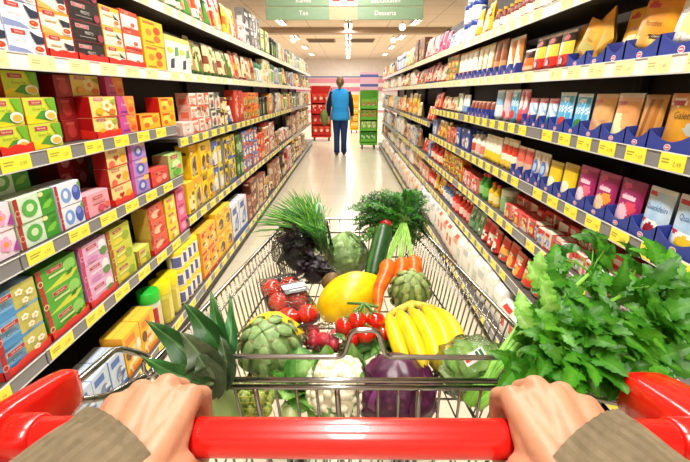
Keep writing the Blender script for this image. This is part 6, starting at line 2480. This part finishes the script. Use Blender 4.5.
def make_hand(sx):
    """sx = -1 the hand at the left end of the handle, +1 the other; lengths in metres"""
    m = MB()
    J = lambda x, y, z: V((sx * x, y, z)) - PO + V((0.003, 0, 0))
    mcp = {'i': (.153, .318, 1.076), 'm': (.176, .323, 1.083), 'r': (.199, .319, 1.080), 'p': (.220, .311, 1.073)}
    pip = {'i': (.151, .342, 1.058), 'm': (.175, .349, 1.061), 'r': (.199, .345, 1.058), 'p': (.221, .336, 1.053)}
    dip = {'i': (.151, .338, 1.030), 'm': (.175, .344, 1.031), 'r': (.198, .341, 1.030), 'p': (.219, .332, 1.030)}
    tip = {'i': (.152, .317, 1.018), 'm': (.175, .321, 1.015), 'r': (.197, .319, 1.016), 'p': (.217, .315, 1.017)}
    rad = {'i': .0098, 'm': .0102, 'r': .0098, 'p': .0086}
    wr_i, wr_o = (.163, .228, 1.070), (.212, .224, 1.066)
    for k in 'imrp':
        r = rad[k]
        base = tuple(wr_i[a] + (wr_o[a] - wr_i[a]) * {'i': 0.0, 'm': .33, 'r': .66, 'p': 1.0}[k] for a in range(3))
        cap(m, J(*base), J(*mcp[k]), .018, r * 1.3)
        cap(m, J(*mcp[k]), J(*pip[k]), r * 1.12, r)
        # knuckle bump
        q = J(*mcp[k])
        m.ball(q + V((0, -.001, .0022)), r * 1.16, '#ffffff', 14, 10)
        cap(m, J(*pip[k]), J(*dip[k]), r * 1.0, r * .88)
        cap(m, J(*dip[k]), J(*tip[k]), r * .88, r * .78)
    # body of the hand between the bones
    cap(m, J(.182, .245, 1.077), J(.187, .308, 1.0835), .018, .0138)
    cap(m, J(.200, .245, 1.075), J(.210, .302, 1.079), .018, .0132)
    cap(m, J(.170, .255, 1.072), J(.165, .306, 1.0795), .017, .0134)
    # thumb: from the heel of the hand round under the bar
    cap(m, J(.160, .236, 1.065), J(.1455, .262, 1.050), .0185, .0155)
    cap(m, J(.1455, .262, 1.048), J(.142, .285, 1.019), .0135, .0108)
    cap(m, J(.143, .284, 1.019), J(.146, .309, 1.011), .0105, .0082)
    # web of skin from thumb to forefinger
    cap(m, J(.151, .258, 1.060), J(.152, .296, 1.070), .0125, .0105)
    # wrist and start of the forearm
    cap(m, J(.198, .240, 1.068), J(.226, .178, 1.062), .0255, .027)
    cap(m, J(.226, .178, 1.062), J(.285, .09, 1.056), .027, .032)

    kn = [J(*mcp[k]) for k in 'imrp'] + [J(*pip[k]) for k in 'imrp']

    def cf(co):
        c = (194, 136, 104)
        dk = min((co - q).length for q in kn)
        if dk < .016:
            c = mixc(c, (188, 106, 82), .4 * (1 - dk / .016))
        f = 0.5 + .5 * noise.noise(co * 70)
        c = mixc(c, (202, 148, 118), .3 * f)
        return c
    ho = remesh_obj(m, 'hand', 'skin', pusher, .0019, 11, cf)
    # finger nails
    for k in 'imrp':
        a, b = J(*dip[k]), J(*tip[k])
        d = (b - a).normalized()
        nn = V((0, 1, -.35)).normalized() if d.z < -.2 else V((0, .6, -.8)).normalized()
        nn = (nn - d * nn.dot(d)).normalized()
        s = d.cross(nn)
        c_ = b + nn * rad[k] * .72
        nm = MB()
        nm.grid(lambda u, v: c_ + s * (u - .5) * rad[k] * 1.1 + d * (v - .5) * .010 - nn * .0022 * (2 * u - 1) ** 2, 6, 4, '#d8a890')
        nm.obj('nail', 'skin', ho)
    # knitted sleeve
    sm = MB()
    ax = [J(.190, .264, 1.072), J(.198, .248, 1.069), J(.224, .205, 1.063), J(.258, .15, 1.06), J(.298, .08, 1.055), J(.35, .0, 1.05)]
    rs = [.0435, .0455, .047, .050, .054, .058]
    n = 64
    rings, fs, cs = [], [], []
    dirs = []
    full = []
    # inner lip then the outside
    prof = [(0, .88), (0, .94), (0, 1.0)] + [(i, 1.0) for i in range(1, 6)]
    sub = []
    for i in range(5):
        for q in range(6):
            sub.append((ax[i].lerp(ax[i + 1], q / 6), rs[i] + (rs[i + 1] - rs[i]) * q / 6, i + q / 6))
    sub.append((ax[5], rs[5], 5.0))
    path = [(sub[0][0] + (sub[1][0] - sub[0][0]) * 1.2, sub[0][1] * .86, 0)] + [(sub[0][0], sub[0][1] * .95, 0)] + sub
    for i, (p, r, tt) in enumerate(path):
        k0, k1 = max(0, min(len(sub) - 2, i - 2)), max(1, min(len(sub) - 1, i - 1))
        d = (sub[k1][0] - sub[k0][0]).normalized()
        s = d.cross(V((0, 0, 1))).normalized()
        u = s.cross(d)
        for k in range(n):
            a = 2 * PI * k / n
            wob = 1 + .018 * math.sin(a * 3 + tt * 2.1) + .03 * math.sin(tt * 5.5 + a) * min(1, tt * .5)
            rib = .0009 * math.cos(k * PI) if tt < .9 and i > 0 else 0
            full.append(p + (s * math.cos(a) + u * math.sin(a)) * (r * wob + rib))
    for i in range(len(path) - 1):
        for k in range(n):
            fs.append((i * n + k, i * n + (k + 1) % n, (i + 1) * n + (k + 1) % n, (i + 1) * n + k))
            c = (192, 172, 138) if k % 2 else (184, 164, 130)
            cs.append(jit(c, 4))
    sm.add(full, fs, cs, True)
    so = sm.obj('sleeve', 'knit', pusher, fix=True)
    uvl = so.data.uv_layers.new(name='UVMap')
    for p in so.data.polygons:
        for li in p.loop_indices:
            vi = so.data.loops[li].vertex_index
            uvl.data[li].uv = ((vi % n) / n * 10, (vi // n) / 30)


make_hand(-1)
make_hand(1)

# ---- the shopper walking away down the aisle
FX, FYY = -0.175, 9.45
sh = thing('person', (FX, FYY, 0), 'person walking away in blue work vest over dark sleeves and jeans, hair tied back', 'person')
b = MB()
# bare body (head, neck, hands show)
cap(b, (0, 0, 1.36), (0, 0, 1.46), .055, .05)
b.ball((0, .01, 1.565), (.075, .092, .108), '#ffffff', 20, 14)
cap(b, (0, .085, 1.55), (0, .098, 1.545), .016, .012)          # nose
for s in (-1, 1):
    b.ball((s * .075, .0, 1.56), (.012, .022, .032), '#ffffff', 10, 8)   # ears
    cap(b, (s * .165, 0, 1.34), (s * .235, .0, 1.08), .045, .036)
    cap(b, (s * .235, 0, 1.08), (s * .255, .05, .86), .034, .024)
    cap(b, (s * .256, .055, .84), (s * .256, .07, .77), .026, .028)
    for f in range(4):
        cap(b, (s * .256, .045 + f * .016, .76), (s * .25, .05 + f * .015, .70 - .006 * (f in (1, 2))), .008, .007)
    cap(b, (s * .25, .085, .80), (s * .242, .11, .75), .009, .008)
cap(b, (-.1, 0, 1.33), (.1, 0, 1.33), .075, .075)
cap(b, (0, 0, 1.3), (0, 0, 1.0), .125, .115)
cap(b, (-.07, 0, .92), (.07, 0, .92), .11, .11)
for s, ky, fy in ((-1, .05, -.06), (1, -.02, .05)):
    cap(b, (s * .085, 0, .88), (s * .08, ky, .48), .08, .055)
    cap(b, (s * .08, ky, .48), (s * .08, fy, .09), .052, .036)
    cap(b, (s * .08, fy - .03, .045), (s * .085, fy + .13, .035), .034, .028)


def skinc(co):
    if co.z < .07:
        return (50, 44, 42)
    return (222, 172, 140)


remesh_obj(b, 'body', 'skin', sh, .011, 3, skinc)


def garment(prof, cols, name, material, n=22, sq=1.5):
    m = MB()
    vs, fs, cs = [], [], []
    for (cx, cy, z, rx, ry) in prof:
        for k in range(n):
            a = 2 * PI * k / n
            vs.append((cx + rx * math.cos(a), cy + ry * math.sin(a), z))
    for i in range(len(prof) - 1):
        for k in range(n):
            fs.append((i * n + k, i * n + (k + 1) % n, (i + 1) * n + (k + 1) % n, (i + 1) * n + k))
            cs.append(cols(i, k))
    fs.append(tuple(reversed(range(n))))
    cs.append(cols(0, 0))
    fs.append(tuple((len(prof) - 1) * n + k for k in range(n)))
    cs.append(cols(len(prof) - 2, 0))
    m.add(vs, fs, cs, True)
    return m.obj(name, material, sh, fix=True)


garment([(0, 0, .78, .215, .165), (0, 0, .84, .215, .168), (0, 0, .95, .2, .155), (0, 0, 1.06, .185, .145), (0, 0, 1.2, .205, .15), (0, 0, 1.33, .215, .14), (0, 0, 1.40, .17, .11), (0, 0, 1.445, .085, .075)],
        lambda i, k: '#38a2f0' if i != 2 else '#3098e4', 'work_vest', 'cloth')
for s in (-1, 1):
    m = MB()
    m.tube([(s * .17, 0, 1.37), (s * .215, 0, 1.24), (s * .243, 0, 1.08), (s * .255, .025, .97), (s * .262, .05, .875)], [.062, .062, .055, .047, .04], '#232430', 14)
    m.obj('sleeve', 'cloth', sh)
for s, ky, fy in ((-1, .05, -.06), (1, -.02, .05)):
    m = MB()
    m.tube([(s * .075, 0, .9), (s * .085, 0, .84), (s * .084, ky * .6, .65), (s * .08, ky, .48), (s * .08, (ky + fy) / 2, .28), (s * .08, fy, .07)], [.085, .098, .086, .072, .064, .066], '#2c3f70', 16)
    m.obj('trouser_leg', 'cloth', sh)
    m = MB()
    m.ball((s * .083, fy + .04, .045), (.046, .125, .044), '#2a2422', 16, 10)
    m.obj('shoe', 'plastic', sh)
m = MB()
m.ball((0, -.012, 1.585), (.088, .094, .105), lambda u, v: jit('#7a5a34', 10), 22, 16, None, .06, 6)
m.tube([(0, -.10, 1.60), (0, -.135, 1.56), (0, -.125, 1.48), (0, -.115, 1.42)], [.024, .03, .026, .008], '#6f5230', 10)
m.obj('hair', 'hair', sh)

bg = MB()
bg.ball((0, 0, 0), (.085, .14, .17), lambda u, v: jit('#7d8a4c', 8), 20, 14, None, .08, 4)
bag = bg.obj('shoulder_bag', 'cloth', None, (FX - .35, FYY - .1, .84))
tag(bag, 'olive green shoulder bag hanging at the walking shopper\'s side', 'bag')
MB().tube([(.02, -.08, .1), (.05, -.06, .3), (.13, .0, .57), (.17, .06, .62), (.14, .14, .5), (.05, .12, .28), (.02, .08, .1)], .011, '#b89aa8', 6).obj('strap', 'cloth', bag)


# ------------------------------------------------------------------ stands at the far end of the shelves
def stand(name, px0, px1, pyb, h, d, main, panel, label, goods, header=None, slope=False):
    cx = at((px0 + px1) / 2, pyb, 0.0)
    w_ = abs(at(px1, pyb, 0).x - at(px0, pyb, 0).x)
    t = thing(name, cx, label, 'display stand')
    m = MB()
    m.rbox((-w_ / 2, 0, .1), (w_ / 2, d, .16), .01, main)
    m.rbox((-w_ / 2, 0, .16), (-w_ / 2 + .02, d, h), .004, main)
    m.rbox((w_ / 2 - .02, 0, .16), (w_ / 2, d, h), .004, main)
    m.box((-w_ / 2 + .02, d - .02, .16), (w_ / 2 - .02, d, h), panel)
    m.obj('frame', 'plastic', t)
    k = 4
    for i in range(k):
        z = .2 + (h - .35) * i / k
        m = MB()
        m.rbox((-w_ / 2 + .02, .0, z), (w_ / 2 - .02, d - .02, z + .02), .003, main)
        m.box((-w_ / 2 + .02, -.006, z - .02), (w_ / 2 - .02, .0, z + .05), main)
        m.obj('shelf', 'plastic', t)
    for s in (-1, 1):
        for y in (.06, d - .06):
            m = MB()
            m.lathe([(.03, -.018), (.048, -.015), (.048, .015), (.03, .018)], '#2a2a2c', 12, Matrix.Translation((s * (w_ / 2 - .07), y, .05)) @ Matrix.Rotation(PI / 2, 4, 'Y'))
            m.obj('wheel', 'plastic', t)
    if header:
        m = MB()
        m.rbox((-w_ / 2, d * .4, h), (w_ / 2, d * .4 + .03, h + .42), .005, header[0])
        m.box((-w_ / 2, d * .4 - .002, h + .08), (w_ / 2, d * .4, h + .14), header[1])
        m.box((-w_ / 2, d * .4 - .002, h + .30), (w_ / 2, d * .4, h + .36), header[1])
        m.obj('header_board', 'plastic', t)
    z0 = [.2 + (h - .35) * i / k + .021 for i in range(k)]
    step = (h - .35) / k
    n = max(3, int((w_ - .06) / .13))
    for i in range(k):
        for q in range(n):
            c1, c2, c3, nm = goods[(i) % len(goods)]
            fw = (w_ - .06) / n
            pr = basic_carton(f'std_{c1}_{c2}_{fw:.3f}_{step:.2f}', fw * .94, step * .72, .12, c1, c2, c3)
            o = bpy.data.objects.new('carton', pr[0])
            COL.objects.link(o)
            o.location = (cx.x - w_ / 2 + .03 + (q + .5) * fw, cx.y + .012, z0[i])
            tag(o, f'{nm} on tier {WORDS[i]} of the {label.split(" promotional")[0]} stand', 'box', f'{nm}s on tier {WORDS[i]} of the {main} stand')
    return t


stand('display_stand', 311.5, 331, 141, 1.55, .45, '#d3221c', '#b81a16', 'red promotional display stand past the end of the coffee shelves', [('#d8261c', '#e85a3c', '#f0c8a0', 'red carton'), ('#c8201a', '#a8140f', '#e8a890', 'deep red carton'), ('#e03020', '#f2d8c8', '#c81c14', 'red and white carton')])
stand('display_stand', 359.5, 377, 149, 1.42, .42, '#62bb36', '#70c544', 'green promotional display stand past the end of the baking shelves', [('#3f9a28', '#2c7c1c', '#a8d870', 'green carton'), ('#9ac84a', '#e8f0d0', '#d8e8a0', 'pale green carton'), ('#7cc044', '#d8301c', '#e84c34', 'green carton with red print'), ('#6fbf3c', '#8cd050', '#d84030', 'bright green carton')], ('#e8b8c8', '#5464ac'))
stand('display_stand', 349.5, 358.5, 133, 1.3, .4, '#f0b41c', '#f4c02c', 'yellow promotional display stand between the shopper and the green one', [('#f4c428', '#e89a1c', '#f8e090', 'yellow carton'), ('#f0b81c', '#d88a14', '#f6d870', 'amber carton')])
# white chest freezers before the back wall
for i in range(3):
    x = -2.4 + 2.4 * i
    m = MB()
    m.rbox((-1.1, 0, 0), (1.1, .8, .85), .03, '#f2efec')
    o = m.obj('chest_freezer', 'shelf_paint', None, (x, 24.0, 0))
    tag(o, 'white chest freezer in front of the far back wall', 'freezer', 'chest freezers at the back')
    MB().rbox((-1.06, .04, .85), (1.06, .76, .9), .01, '#c8d4dc').obj('lid', 'plastic', o)
    MB().box((-1.1, -.004, .3), (1.1, 0, .45), '#d88aa4').obj('trim_band', 'plastic', o)
# ------------------------------------------------------------------ light and output
wd = bpy.data.worlds.new('indoor_air')
SC.world = wd
wd.use_nodes = True
wd.node_tree.nodes['Background'].inputs[0].default_value = (1.0, 0.95, 0.9, 1)
wd.node_tree.nodes['Background'].inputs[1].default_value = 0.05
vs_ = SC.view_settings
vs_.view_transform = 'Standard'
vs_.look = 'None'
vs_.gamma = 1
vs_.use_curve_mapping = False
vs_.exposure = -0.2
SC.cycles.use_denoising = True
SC.cycles.max_bounces = 8
SC.cycles.transparent_max_bounces = 12
SC.cycles.caustics_reflective = False
SC.cycles.caustics_refractive = False
SC.cycles.sample_clamp_indirect = 6
